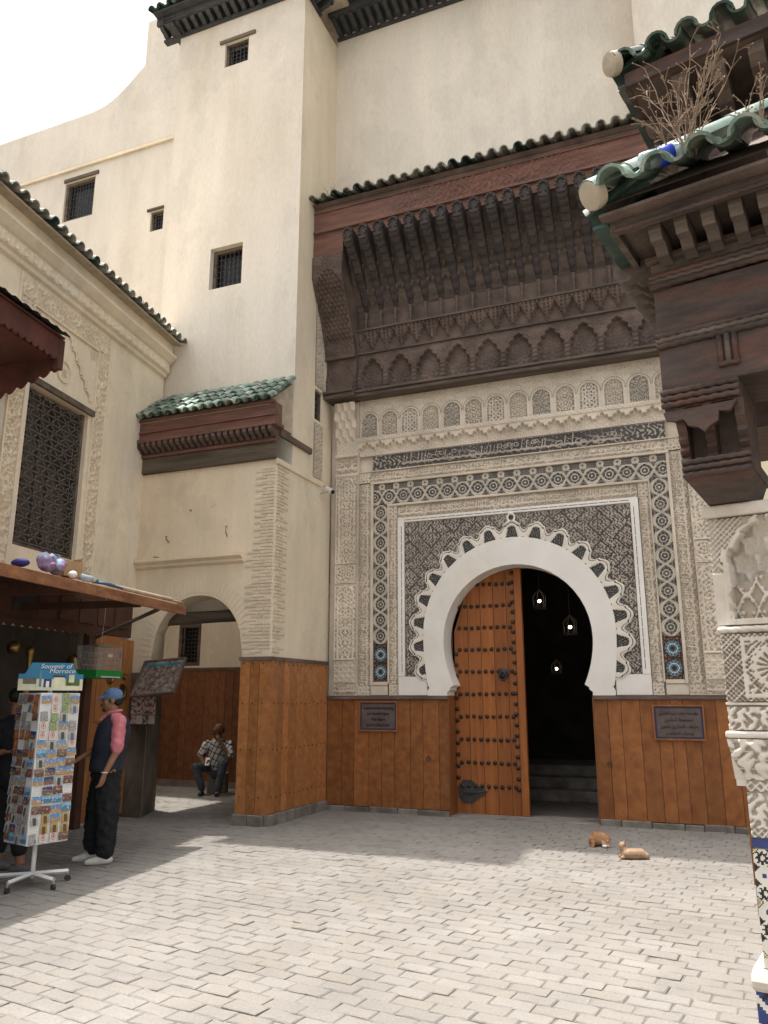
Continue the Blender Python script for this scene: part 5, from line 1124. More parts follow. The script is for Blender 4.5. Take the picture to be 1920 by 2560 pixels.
# ---------------------------------------------------------------- people and cats
def blob(name, b, m, parent, vox=.012, it=6, label=None, fold=0):
    me = b.mesh(name, m); o = bpy.data.objects.new(name, me); C.objects.link(o)
    r = o.modifiers.new('r', 'REMESH'); r.mode = 'VOXEL'; r.voxel_size = vox; s = o.modifiers.new('s', 'SMOOTH'); s.factor = .5; s.iterations = it
    dg = bpy.context.evaluated_depsgraph_get(); m2 = bpy.data.meshes.new_from_object(o.evaluated_get(dg)); C.objects.unlink(o); bpy.data.objects.remove(o)
    m2.materials.clear(); m2.materials.append(m); m2.polygons.foreach_set('use_smooth', [True]*len(m2.polygons)); q = place(bpy.data.objects.new(name, m2), parent)
    if fold: d_ = q.modifiers.new('folds', 'DISPLACE'); d_.texture = FOLD; d_.strength = fold; d_.mid_level = .5; d_.texture_coords = 'GLOBAL'
    if label: q['label'] = label
    return q
FOLD = bpy.data.textures.new('folds', 'CLOUDS'); FOLD.noise_scale = .055; FOLD.noise_depth = 2
def figP(base, R=RV, F=FV): return lambda r, d, z: Vector(base)+R*r+F*d+EZ*z
SKIN = mat('skin_tan', (.27, .135, .075), .55, .08, 12, spec=.3); SKIND = mat('skin_brown', (.16, .078, .045), .55, .08, 12, spec=.3)
HAIR = mat('black_hair', (.012, .010, .009), .6, .2, 30); PINK = mat('pink_cotton', (.55, .175, .20), .9, .12, 9, .02, 11); NAVY = mat('navy_vest', (.020, .024, .038), .85, .3, 10, .02, 12)
BLKT = mat('black_trousers', (.014, .014, .016), .9, .35, 6, .03, 7); CAPB = mat('blue_denim', (.11, .18, .31), .85, .15, 20, .002, 60); CLOG = mat('white_leather', (.60, .57, .51), .6, .1, 8)
def hand(b, W, dirv, palmn, curl=.3, s=1.0, thumb=None):
    """wrist point, direction of the fingers, palm normal"""
    W = Vector(W); f = Vector(dirv).normalized(); n = Vector(palmn); n = (n-f*n.dot(f)).normalized(); sd = f.cross(n)
    for k in range(4): b.cap(W+sd*((k-1.5)*.012)*s, W+f*.075*s+sd*((k-1.5)*.020)*s, .016*s, .0125*s, 8)
    for k, L in enumerate((.068, .078, .072, .056)):
        a = W+f*.080*s+sd*((k-1.5)*.021)*s; c = a+(f*math.cos(curl)+n*math.sin(curl))*L*.5*s; e = c+(f*math.cos(curl*2.2)+n*math.sin(curl*2.2))*L*.5*s; b.cap(a, c, .0095*s, .009*s, 7); b.cap(c, e, .009*s, .0075*s, 7)
    t = (thumb or -1)*sd; a = W+f*.02*s+t*.025*s; c = a+(f*.6+t*.7+n*.25).normalized()*.038*s; e = c+(f*.9+t*.15+n*.4).normalized()*.032*s; b.cap(a, c, .012*s, .011*s, 7); b.cap(c, e, .011*s, .008*s, 7)
def head(b, c, fw, up=EZ, s=1.0):
    """skull, jaw, nose, brow, ears, neck is added by the caller"""
    c = Vector(c); f = Vector(fw).normalized(); up = (Vector(up)-f*Vector(up).dot(f)).normalized(); sd = f.cross(up); M = Matrix((sd, f, up)).transposed()
    P = lambda x, y, z: c+(sd*x+f*y+up*z)*s
    b.ell(P(0, -.012, .03), (.076*s, .094*s, .088*s), 18, M=M); b.ell(P(0, .03, -.035), (.058*s, .060*s, .075*s), 16, M=M); b.ell(P(0, .055, -.085), (.034*s, .028*s, .024*s), 12, M=M)
    b.cap(P(0, .088, .018), P(0, .112, -.022), .009*s, .014*s, 8); b.ell(P(0, .085, .03), (.05*s, .016*s, .012*s), 10, M=M); b.ell(P(0, .083, -.055), (.026*s, .014*s, .012*s), 10, M=M)
    for q in (-1, 1): b.ell(P(q*.076, -.01, -.005), (.010*s, .020*s, .032*s), 10, M=M); b.ell(P(q*.045, .06, -.012), (.024*s, .022*s, .018*s), 10, M=M)
    return P, M
# --- crumpled bag on the awning
bb = MB()
for k_ in range(16): bb.ell(AW(4.47+rbg.random()*.30, 1.38+rbg.random()*.14)+EZ*(.045+rbg.random()*.075), (.05+.04*rbg.random(), .05+.03*rbg.random(), .035+.03*rbg.random()), 8, M=Matrix.Rotation(rbg.random()*3, 3, 'Y'))
bb.tube([AW(4.55, 1.45)+EZ*.12, AW(4.6, 1.46)+EZ*.19, AW(4.68, 1.46)+EZ*.2, AW(4.73, 1.45)+EZ*.1], .012, 5)
o = blob('plaid_bag', bb, BAG, None, .012, 2); tag(o, 'crumpled purple and blue plaid bag lying on the awning', 'bag')
# --- standing man in cap and waistcoat
MP = Vector((-5.72, 6.86, 0))-RV*.17; p = figP(MP); man = thing('person', 'man in blue cap, pink shirt and dark waistcoat reaching to the postcard rack', 'person', tuple(MP))
fw = (-RV*.93-FV*.36).normalized(); hc = p(.015, 0, 1.592)
b = MB(); HP, HM = head(b, hc, (-RV*.96-FV*.28-EZ*.06))
b.cap(p(.055, .0, 1.42), p(.035, 0, 1.52), .062, .054)
nearSh, nearEl, nearWr = p(.165, -.15, 1.385), p(.175, -.20, 1.10), p(.085, -.25, .875)
farSh, farEl, farWr = p(.02, .19, 1.36), p(-.12, .14, 1.12), p(-.275, -.02, 1.005)
b.cap(nearSh, nearEl, .05, .042); b.cap(nearEl, nearWr, .041, .027); hand(b, nearWr, Vector(nearWr)-Vector(nearEl)-EZ*.18, -RV+FV*.3, .35, 1.0, 1)
b.cap(farSh, farEl, .048, .042); b.cap(farEl, farWr, .040, .026); hand(b, farWr, Vector(farWr)-Vector(farEl)-FV*.08, -EZ+FV*.2, .25, 1.0, -1)
b.cap(p(.05, 0, 1.38), p(.03, 0, 1.0), .12, .12); b.cap(p(-.03, .08, .9), p(-.10, .10, .12), .09, .045); b.cap(p(.08, -.08, .9), p(.09, -.06, .12), .09, .045)
for fx, fd in ((-.11, .10), (.075, -.06)): b.cap(p(fx+.03, fd, .07), p(fx-.07, fd-.03, .05), .045, .035)
blob('body', b, SKIN, man, .0095, 4)
# shirt
b = MB(); b.ell(p(.055, 0, 1.27), (.14, .165, .19), 20, M=Matrix((RV, FV, EZ)).transposed()); b.cap(p(.05, 0, 1.36), p(.02, 0, 1.00), .135, .145); b.cap(p(.02, 0, 1.0), p(.015, 0, .90), .145, .150)
b.cap(nearSh-EZ*.0, nearEl+EZ*.03, .072, .062); b.cap(nearEl+EZ*.065, nearEl+EZ*.03, .068, .066); b.cap(farSh, farEl+EZ*.05, .055, .050); b.cap(p(.10, -.1, 1.40), nearSh, .07, .072); b.cap(p(.03, .1, 1.38), farSh, .06, .058)
blob('shirt', b, PINK, man, .011, 5, fold=.022)
k = MB()
for s, dx in ((-1, -.05), (1, .07)):       # collar points
    a = p(.055, s*-.055, 1.475); k.add([p(.10, s*-.03, 1.50), p(.02, s*-.065, 1.49), p(-.075, s*-.075, 1.40), p(-.02, s*-.085, 1.385)], [(0, 1, 2, 3)])
k.tube([p(.055+.068*math.cos(a), .068*math.sin(a), 1.475+.02*math.cos(a)) for a in np.linspace(-2.4, 2.4, 12)], .016, 6); k.build('collar', PINK, man, True)
# waistcoat: torso shell open in a V at the front
def torso(name, rows, m, gap, parent, th=0):
    nr = 34; vs = []; keep = []
    for (z, cx, cd, rx, rd, g) in rows:
        for j in range(nr+1):
            a = (g+(TAU-2*g)*j/nr); dirx = fw*math.cos(a)+fw.cross(EZ)*math.sin(a); vs.append(p(cx, cd, z)+fw*(math.cos(a)*rx)+fw.cross(EZ)*(math.sin(a)*rd))
    k = len(rows); fs = [(i*(nr+1)+j, i*(nr+1)+j+1, (i+1)*(nr+1)+j+1, (i+1)*(nr+1)+j) for i in range(k-1) for j in range(nr)]
    o = MB().add(vs, fs).build(name, m, parent, True); s = o.modifiers.new('solid', 'SOLIDIFY'); s.thickness = .012; s.offset = 1; ss_ = o.modifiers.new('sub', 'SUBSURF'); ss_.levels = 1; ss_.render_levels = 1; return o
torso('waistcoat', [(.885, .015, 0, .163, .180, .05), (.95, .015, 0, .163, .176, .04), (1.05, .028, 0, .160, .172, .03), (1.13, .035, 0, .162, .176, .03), (1.22, .045, 0, .168, .190, .16), (1.32, .052, 0, .166, .186, .36), (1.40, .056, 0, .140, .155, .62), (1.455, .056, 0, .10, .115, 1.05)], NAVY, 0, man)
# trousers
b = MB(); b.cap(p(.01, 0, .95), p(.02, 0, .86), .150, .158); b.cap(p(-.02, .06, .84), p(-.07, .075, .50), .128, .118); b.cap(p(-.07, .075, .50), p(-.085, .085, .17), .118, .100); b.cap(p(.06, -.06, .84), p(.085, -.075, .50), .130, .118); b.cap(p(.085, -.075, .50), p(.085, -.06, .13), .117, .096)
blob('trousers', b, BLKT, man, .012, 6, fold=.04)
for nm, fx, fd in (('a', -.115, .09), ('b', .07, -.07)):
    b = MB(); b.cap(p(fx+.06, fd+.01, .045), p(fx-.06, fd-.03, .04), .042, .044); b.cap(p(fx-.06, fd-.03, .036), p(fx-.135, fd-.055, .030), .042, .028); b.ell(p(fx-.02, fd-.015, .06), (.06, .042, .04), 12); blob('shoe', b, CLOG, man, .008, 4)
# cap with peak, hair, beard, eye
b = MB(); b.ell(HP(0, -.015, .055), (.089, .104, .080), 18, M=HM); 
for s in (-1, 0, 1): b.cap(HP(s*.04, .07, .050), HP(s*.030, .150-.012*abs(s), .030), .014, .009, 8)
blob('cap', b, CAPB, man, .007, 3)
b = MB(); b.ell(HP(0, -.055, -.005), (.074, .055, .055), 14, M=HM); 
for s in (-1, 1): b.ell(HP(s*.071, .012, .005), (.010, .012, .03), 8, M=HM)
blob('hair', b, HAIR, man, .007, 2)
k = MB(); k.ell(HP(0, .099, -.043), (.03, .012, .009), 10, M=HM); k.build('moustache', HAIR, man, True); k = MB(); k.ell(HP(0, .070, -.088), (.036, .026, .024), 10, M=HM); k.build('beard', mat('stubble', (.05, .03, .02), .8), man, True)
for s in (-1, 1): MB().ell(HP(s*.032, .078, .008), (.014, .008, .007), 8, M=HM).build('eye', HAIR, man, True)
MB().tube([nearWr+EZ*.02+(RV*math.cos(a)+FV*math.sin(a))*.032 for a in np.linspace(0, TAU, 15)], .005, 5).build('bracelet', WHITEP, man, True)
# --- seated man in the alley
SP = Vector((-8.02, 12.35, 0))-RV*.17; q = figP(SP); sm_ = thing('person', 'bald man in checked shirt sitting against the alley wall with a phone', 'person', tuple(SP))
b = MB(); HP2, HM2 = head(b, q(.015, -.03, 1.055), (-FV*.8-RV*.5-EZ*.1), s=1.05); b.cap(q(.02, .02, .90), q(.015, 0, .98), .06, .055)
b.cap(q(.02, .02, .80), q(0, .05, .50), .13, .14)
eL, wL = q(-.26, -.10, .62), q(-.13, -.33, .50); b.cap(q(-.19, 0, .83), eL, .048, .042); b.cap(eL, wL, .04, .028); hand(b, wL, RV*.5-FV*.4+EZ*.25, EZ+RV*.2, .5, 1.0, -1)
eR, wR = q(.27, -.18, .60), q(.07, -.15, .90); b.cap(q(.21, 0, .82), eR, .048, .042); b.cap(eR, wR, .04, .028); hand(b, wR, EZ*.8-RV*.5+FV*.1, FV-RV*.3, .9, 1.0, 1)
for s, kx, kz, fx, fd in ((-1, -.27, .47, -.17, -.30), (1, .20, .54, .12, -.36)): b.cap(q(s*.09, .02, .46), q(kx, -.38, kz), .075, .06); b.cap(q(kx, -.38, kz), q(fx, fd, .10), .058, .04); b.cap(q(fx, fd, .05), q(fx+.01, fd-.13, .035), .04, .032)
blob('body', b, SKIND, sm_, .011, 4)
CHK = bpy.data.materials.new('checked_cotton'); CHK.use_nodes = True; t = CHK.node_tree; tc = t.nodes.new('ShaderNodeTexCoord'); bk = t.nodes.new('ShaderNodeTexBrick'); mp = t.nodes.new('ShaderNodeMapping'); mp.inputs['Rotation'].default_value = (R_(90), 0, R_(-22)); bk.offset = 0; bk.inputs['Scale'].default_value = 1; bk.inputs['Brick Width'].default_value = .075; bk.inputs['Row Height'].default_value = .105; bk.inputs['Mortar Size'].default_value = .008
for k_, c_ in (('Color1', (.52, .50, .47, 1)), ('Color2', (.45, .42, .40, 1)), ('Mortar', (.02, .02, .025, 1))): bk.inputs[k_].default_value = c_
t.links.new(tc.outputs['Object'], mp.inputs[0]); t.links.new(mp.outputs[0], bk.inputs['Vector']); t.links.new(bk.outputs[0], t.nodes['Principled BSDF'].inputs['Base Color']); t.nodes['Principled BSDF'].inputs['Roughness'].default_value = .85
b = MB(); b.cap(q(.02, .02, .80), q(0, .03, .48), .155, .17); b.ell(q(.01, .02, .78), (.22, .13, .12), 14, M=Matrix((RV, FV, EZ)).transposed()); b.cap(q(-.19, 0, .83), q(-.25, -.09, .66), .07, .072); b.cap(q(.21, 0, .82), q(.262, -.15, .64), .07, .072); blob('shirt', b, CHK, sm_, .013, 5, fold=.03)
JEAN = mat('worn_jeans', (.075, .085, .105), .9, .3, 8, .02, 10)
b = MB(); b.cap(q(0, .05, .44), q(0, .03, .38), .165, .15)
for s, kx, kz, fx, fd in ((-1, -.27, .47, -.17, -.30), (1, .20, .54, .12, -.36)): b.cap(q(s*.09, .02, .44), q(kx, -.38, kz), .098, .078); b.cap(q(kx, -.38, kz), q(fx, fd, .12), .075, .062)
blob('trousers', b, JEAN, sm_, .012, 5, fold=.03)
for fx, fd in ((-.17, -.30), (.12, -.36)): b = MB(); b.cap(q(fx, fd+.02, .04), q(fx+.01, fd-.15, .035), .046, .04); blob('shoe', b, IRON, sm_, .01, 3)
k = MB(); k.ell(HP2(0, -.06, .0), (.082, .06, .055), 12, M=HM2); k.build('hair', HAIR, sm_, True); MB().ell(HP2(0, .115, -.042), (.034, .012, .011), 10, M=HM2).build('moustache', HAIR, sm_, True)
for s in (-1, 1): MB().ell(HP2(s*.034, .088, .01), (.016, .009, .008), 8, M=HM2).build('eye', HAIR, sm_, True)
ph = MB().box(-.038, .038, -.005, .005, -.07, .07, M=Matrix.Translation(wL+RV*.055-FV*.05+EZ*.06) @ frame((0, 0, 0), RV, FV, EZ) @ Matrix.Rotation(-.5, 4, 'X')).build('mobile_phone', WHITEP); tag(ph, 'pale mobile phone in the hand of the seated man', 'phone')
sto = MB().box(-.15, .17, -.10, .20, -.01, .32, M=frame(q(0, .12, 0), RV, FV, EZ)).build('stone_block', STONE, None, bevel=.015); tag(sto, 'low stone block under the seated man', 'stone')
# --- person half hidden behind the rack
TP = Vector((-6.22, 6.10, 0)); w_ = figP(TP); tpn = thing('person', 'person in dark clothes half hidden behind the postcard rack, hand raised to head', 'person', tuple(TP))
b = MB(); HP3, HM3 = head(b, w_(-.22, .12, 1.60), (-RV*.3+FV*.9)); b.cap(w_(-.2, .1, 1.44), w_(-.21, .11, 1.54), .06, .055)
e1 = w_(-.02, -.10, 1.50-.06); b.cap(w_(-.10, .02, 1.36), e1, .05, .043); b.cap(e1, w_(-.09, .0, 1.70), .042, .028); hand(b, w_(-.09, 0, 1.70), EZ*.7-RV*.5+FV*.2, -RV, .5, 1., 1)
e2 = w_(-.32, -.12, 1.10); b.cap(w_(-.36, .05, 1.36), e2, .05, .043); b.cap(e2, w_(-.17, -.17, 1.12), .04, .027); hand(b, w_(-.17, -.17, 1.12), RV-FV*.2, EZ, .4, 1., 1)
b.cap(w_(-.2, .1, 1.36), w_(-.16, .08, .95), .12, .12); b.cap(w_(-.1, .02, .9), w_(.02, 0, .1), .085, .045); b.cap(w_(-.22, .14, .9), w_(-.30, .22, .1), .085, .045)
blob('body', b, SKIN, tpn, .011, 4)
DTS = mat('dark_tshirt', (.014, .014, .018), .9, .2, 8); b = MB(); b.cap(w_(-.2, .1, 1.33), w_(-.16, .08, .95), .15, .15); b.ell(w_(-.2, .08, 1.32), (.21, .13, .12), 14, M=Matrix((RV, FV, EZ)).transposed()); b.cap(w_(-.10, .02, 1.36), w_(-.05, -.05, 1.42), .066, .06); b.cap(w_(-.36, .05, 1.36), w_(-.34, -.04, 1.2), .066, .06); blob('shirt', b, DTS, tpn, .013, 5)
b = MB(); b.cap(w_(-.15, .08, .95), w_(-.15, .08, .88), .15, .155); b.cap(w_(-.1, .02, .85), w_(.0, 0, .22), .11, .075); b.cap(w_(-.21, .13, .85), w_(-.30, .22, .20), .11, .075); blob('trousers', b, BLKT, tpn, .013, 5)
GSH = mat('grey_canvas', (.13, .12, .115), .85, .1, 12)
for fx, fd in ((.03, 0), (-.30, .22)): b = MB(); b.cap(w_(fx-.07, fd, .05), w_(fx+.05, fd-.02, .045), .045, .046); b.cap(w_(fx+.05, fd-.02, .04), w_(fx+.13, fd-.04, .032), .044, .03); blob('shoe', b, GSH, tpn, .01, 4)
k = MB(); k.ell(HP3(0, -.03, .045), (.084, .098, .085), 14, M=HM3); k.build('hair', HAIR, tpn, True)
# --- two ginger cats
def furmat(nm, a, c): return mat(nm, a, .9, .25, 14, .004, 80, c, 9, .42, .6)
GING = furmat('ginger_fur', (.34, .15, .06), (.46, .30, .18)); TANF = furmat('sandy_fur', (.32, .185, .105), (.42, .29, .19))
c1 = G1 = Vector((-1.30, 9.66, 0)); g = figP(c1, RV*.88, FV*.88); ct = thing('cat', 'ginger cat crouching to lick itself near the doorway', 'cat', tuple(c1), 'cats')
b = MB(); b.ell(g(-.02, 0, .085), (.105, .075, .08), 16, M=Matrix((RV, FV, EZ)).transposed()); b.ell(g(-.075, .0, .07), (.06, .065, .07), 14); b.cap(g(.03, -.02, .10), g(.07, -.05, .09), .05, .045); b.ell(g(.075, -.065, .085), (.042, .042, .038), 14); b.cap(g(.072, -.09, .075), g(.070, -.11, .066), .02, .014)
for s in (-1, 1): b.cap(g(.075+s*.026, -.05, .11), g(.075+s*.038, -.045, .142), .014, .004, 6)
b.cap(g(-.10, -.05, .05), g(-.115, -.09, .012), .028, .016); b.cap(g(.02, -.06, .06), g(.015, -.12, .014), .024, .015); b.cap(g(.06, -.05, .06), g(.075, -.12, .013), .022, .014); b.cap(g(.02, -.10, .02), g(.055, -.14, .015), .018, .013)
b.cap(g(-.12, .03, .03), g(-.06, .10, .015), .018, .014); b.cap(g(-.06, .10, .015), g(.05, .11, .012), .014, .008); blob('body', b, GING, ct, .006, 3)
k = MB(); k.ell(g(.025, -.125, .018), (.03, .022, .016), 8); k.build('white_paws', WHITEP, ct, True); k = MB(); [k.ell(g(.06+s*.03, -.103, .092), (.006, .005, .006), 6) for s in (0, 1)]; k.build('eyes', HAIR, ct, True)
c2 = Vector((-.89, 9.05, 0)); g = figP(c2, RV*.88, FV*.88); ct = thing('cat', 'sandy cat stretched out on its side at the shadow edge', 'cat', tuple(c2), 'cats')
b = MB(); b.cap(g(-.09, 0, .05), g(.09, -.01, .05), .052, .055); b.cap(g(.09, -.01, .05), g(.15, -.02, .035), .05, .032); b.cap(g(-.09, 0, .06), g(-.115, .01, .11), .042, .036); b.ell(g(-.12, .015, .13), (.038, .04, .036), 12); b.cap(g(-.125, .045, .125), g(-.125, .06, .12), .018, .013)
for s in (-1, 1): b.cap(g(-.12+s*.026, .01, .155), g(-.12+s*.036, .005, .19), .013, .004, 6)
b.cap(g(-.11, -.03, .03), g(-.16, -.05, .014), .020, .013); b.cap(g(-.08, .05, .02), g(-.13, .11, .013), .02, .013); b.cap(g(.10, .05, .02), g(.06, .12, .013), .022, .014); b.cap(g(.14, -.02, .025), g(.20, .05, .014), .016, .012); b.cap(g(.20, .05, .014), g(.16, .13, .012), .012, .008); blob('body', b, TANF, ct, .006, 3)
# ---------------------------------------------------------------- wall fountain on the right
FU = Vector((.978, -.206, 0)).normalized(); FB = Vector((.206, .978, 0)).normalized(); FO = Vector((.05, 4.21, 0))
FM = frame(FO, FU, FB, EZ)
def FPt(a, b, z): return FO+FU*a+FB*b+EZ*z
ft = thing('wall_fountain', 'carved wall fountain with stucco pillar, mosaic column and cedar canopy at the right edge', 'fountain', tuple(FPt(.3, .2, 0)))
def fbox(name, m, a0, a1, b0, b1, z0, z1, bevel=0, par=None): return MB().box(a0, a1, b0, b1, z0, z1, M=FM).build(name, m, par or ft, bevel=bevel)
FW = 2.3
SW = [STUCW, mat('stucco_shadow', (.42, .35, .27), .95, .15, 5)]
def frel(name, a, z, w, h, fn, b=-.004, res=.0055, mats=SW): return relief(name, ft, FPt(a, b, z), FU, EZ, -FB, w, h, res, fn, mats)
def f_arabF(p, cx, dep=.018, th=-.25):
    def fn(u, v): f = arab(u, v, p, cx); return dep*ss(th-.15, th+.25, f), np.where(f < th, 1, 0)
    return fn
def f_sebka(p, dep=.02):
    def fn(u, v):
        f = np.abs(np.abs(np.sin(math.pi*u/p))-np.abs(((v/(p*1.5)+.0) % 1)*2-1)); g = np.abs(np.sin(TAU*u/p)*np.cos(TAU*v/(p*1.2)))
        r = (f < .17) | (g > .82); return dep*r, np.where(r, 0, 1)
    return fn
def f_lattice(p, dep=.012):
    def fn(u, v): a = np.abs(((u+v)/p) % 1-.5); c = np.abs(((u-v)/p) % 1-.5); r = (a < .17) | (c < .17); return dep*r, np.where(r, 0, 1)
    return fn
def f_rosF(w, h):
    def fn(u, v):
        x = u-w*.41; y = v-h*.5; r = np.hypot(x, y); t = np.arctan2(y, x); R0 = .088
        spoke = (np.cos(16*t) > -.35) | (r < .025) | (np.abs(r-R0) < .010) | (np.abs(r-.022) < .006); ri = r < R0+.012
        d2 = np.abs(r-R0*1.34); band = (d2 < .019) & ~ri; ring = band & (np.abs(d2-.015) < .0055)
        la = (np.abs(((u+v)/.024) % 1-.5) < .17) | (np.abs(((u-v)/.024) % 1-.5) < .17)
        sq = np.abs(np.maximum(np.abs(x)*1.0, np.abs(y)*1.0)-.132) < .009; ed = np.maximum(np.abs(x), np.abs(y)) > .140
        ar = arab(u, v, .055) > -.1
        g = np.where(ri, spoke, np.where(band, la | ring, np.where(sq, True, np.where(ed, la, ar)))); return .02*g, np.where(g, 0, 1)
    return fn
def f_nicheF(w, h):                       # lobed niche with honeycomb vault above a leaf lattice
    def fn(u, v):
        x = u-w*.52; y = v; hw = w*.40; zc = h*.58; t = np.clip((y-zc)/(h*.38), 0, 1); half = hw*(1-t**2)**.5*(1+.05*np.sign(np.sin(y*42))*(t > 0)); ins = (np.abs(x) < half) & (y > .03)
        row = np.floor((y-h*.5)/.085); fr = (y-h*.5)/.085-row; cx = ((x/.10+.5*(row % 2)) % 1)-.5; lobe = np.sqrt(np.clip(1-(cx*2.1)**2-(fr*.9-.05)**2, 0, 1)); fan = .004*np.sin(np.arctan2(fr-.1, cx)*14)
        vault = -.075+.018*row-.035*lobe+fan; latt = f_sebka(.095)(u, y)
        lo = y < h*.5-.35*np.abs(x); H = np.where(ins, np.where(lo, -.03+latt[0], vault), .012); m = np.where(ins & lo, latt[1], 0)
        rim = np.abs(np.abs(x)-half) < .016; H = np.where(rim, .022, H); o = ~ins & ~rim & (y > zc-.05); la = f_lattice(.028)(u, y); far = o & (np.abs(x)+.6*np.maximum(0, y-zc) > hw*1.14); H = np.where(far, la[0]-.005, H); m = np.where(far, la[1], m); lf = o & ~far; ar = arab(u, y, .08) > 0; H = np.where(lf, .012*ar, H); m = np.where(lf & ~ar, 1, m); return H, m
    return fn
PWd = .60
fbox('pillar_core', STUCW, .025, PWd, .16, .55, 1.22, 2.50); fbox('pillar_core', STUCW, .024, PWd, .012, .159, 1.22, 1.965); fbox('pillar_edge', STUCW, .0125, .05, .001, .159, 1.966, 2.499); fbox('pillar_edge', STUCW, PWd-.05, PWd-.0125, .001, .159, 1.966, 2.499)
fbox('pillar_core', STUCW, .075, PWd-.05, .012, .55, .06, 1.219)
fbox('abacus', STUCW, -.01, PWd+.01, -.03, .56, 2.50, 2.562, .008)
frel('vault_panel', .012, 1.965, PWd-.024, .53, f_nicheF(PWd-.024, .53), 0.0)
fbox('rope_band', STUCW, .014, PWd-.014, -.008, .02, 1.925, 1.96, .006)
rope(ft, STUCW, FPt(.014, -.018, 1.942), FPt(PWd-.014, -.018, 1.942), .014, pitch=.05)
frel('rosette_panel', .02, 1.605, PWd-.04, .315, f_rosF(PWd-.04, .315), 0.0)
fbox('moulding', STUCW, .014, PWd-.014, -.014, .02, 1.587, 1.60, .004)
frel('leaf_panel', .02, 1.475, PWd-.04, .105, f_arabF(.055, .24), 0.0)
fbox('moulding', STUCW, .002, PWd-.0, -.034, .05, 1.437, 1.468, .010)
# corbel that curves in to the mosaic column
nn_ = 40; prof = [(1.25, .075, .010), (1.27, .066, .004), (1.30, .045, -.012), (1.34, .028, -.026), (1.38, .018, -.034), (1.433, .012, -.038)]
uu = np.linspace(0, 1, 100); zz = np.linspace(1.25, 1.433, 36); a0 = np.interp(zz, [q_[0] for q_ in prof], [q_[1] for q_ in prof]); b0 = np.interp(zz, [q_[0] for q_ in prof], [q_[2] for q_ in prof])
A_ = a0[:, None]+uu[None]*(PWd-2*a0[:, None]); f_ = arab(A_, zz[:, None]+0*A_, .075, .24); Hh = .014*ss(-.35, .1, f_)
P_ = np.array(FO)+A_[..., None]*np.array(FU)+(b0[:, None]-Hh)[..., None]*np.array(FB)+(zz[:, None]+0*A_)[..., None]*np.array((0, 0, 1.))
fm_ = np.where(f_[:-1, :-1] < -.3, 1, 0); place(bpy.data.objects.new('carved_corbel', grid_mesh('carved_corbel', P_, SW, fm_, smooth=False)), ft)
sidev = []; 
MB().prism([(q_[2], q_[0]) for q_ in prof]+[(.5, 1.433), (.5, 1.25)], tuple(FPt(.02, 0, 0)), FB, EZ, FU, PWd-.04).build('corbel_core', STUCW, ft)
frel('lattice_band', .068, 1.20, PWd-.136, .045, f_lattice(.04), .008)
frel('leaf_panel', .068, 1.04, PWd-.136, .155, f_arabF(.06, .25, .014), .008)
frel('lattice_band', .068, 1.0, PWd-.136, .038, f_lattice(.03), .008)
# mosaic column
ZM = [WHTT, BLACKT, YELT, BLUET]
def f_zel(u, v):
    p = .075; x = (u/p) % 1-.5; y = (v/p) % 1-.5; k = (np.floor(u/p)+np.floor(v/p)) % 2; r = np.hypot(x, y); t = np.arctan2(y, x); st = r < .34+.09*np.cos(8*t); c = np.abs(np.abs(x)-.5)+np.abs(np.abs(y)-.5); m = np.where(st, np.where(k > 0, 1, 0), 2*0); m = np.where(st & (r < .14), np.where(k > 0, 0, 3), m); m = np.where((c < .24), np.where(((np.floor(u/p+.5)+2*np.floor(v/p+.5)) % 3) == 0, 2, 1), m); m = np.where(~st & (c >= .24), 0, m); m = np.where(~st & (np.abs(c-.30) < .03), 1, m)
    return np.zeros(u.shape), m
def fcol(name, a0, a1, b0, z0, z1, fn, mats, res=.006):
    relief(name, ft, FPt(a0, b0, z0), FU, EZ, -FB, a1-a0, z1-z0, res, fn, mats); relief(name, ft, FPt(a0, b0+.45, z0), -FB, EZ, -FU, .45, z1-z0, res, fn, mats)
fcol('blue_band', .066, PWd-.06, .004, .955, .998, lambda u, v: (0*u, np.full(u.shape, 3)), ZM, .02)
fcol('mosaic', .066, PWd-.06, .004, .50, .95, f_zel, ZM)
fcol('white_band', .066, PWd-.06, .003, .455, .498, lambda u, v: (0*u, np.zeros(u.shape, int)), ZM, .02)
fcol('blue_tile', .064, PWd-.06, .002, .06, .455, lambda u, v: (0*u, np.full(u.shape, 3)), ZM, .02)
# low kerb with rounded stone top in front
fbox('kerb', BLUET, .03, 1.9, -.03, .40, .0, .37); 
MB().prism([(-.05, .365), (-.052, .41), (-.03, .445), (.02, .455), (.42, .455), (.42, .365)], tuple(FPt(.012, 0, 0)), FB, EZ, FU, 1.92).build('kerb_coping', STUCW, ft, bevel=.02)
fcol('kerb_mosaic', .028, 1.9, -.036, .0, .375, lambda u, v: (0*u, np.where(((u+v)/.11 % 1 < .28), 0, np.where((u-v)/.11 % 1 < .2, 1, 3))), ZM, .011)
# back wall with mosaic, far pillar
fbox('back_wall', WHTT, PWd, 1.9, .45, .55, 0, 2.9)
frel('mosaic', PWd+.01, .5, 1.28, 1.9, f_zel, .44, .009, ZM)
fbox('far_pillar', STUCW, 1.9, 2.3, .0, .55, 0, 2.56); frel('leaf_panel', 1.91, .5, .38, 2.0, f_arabF(.10, .19), -.004, .010)
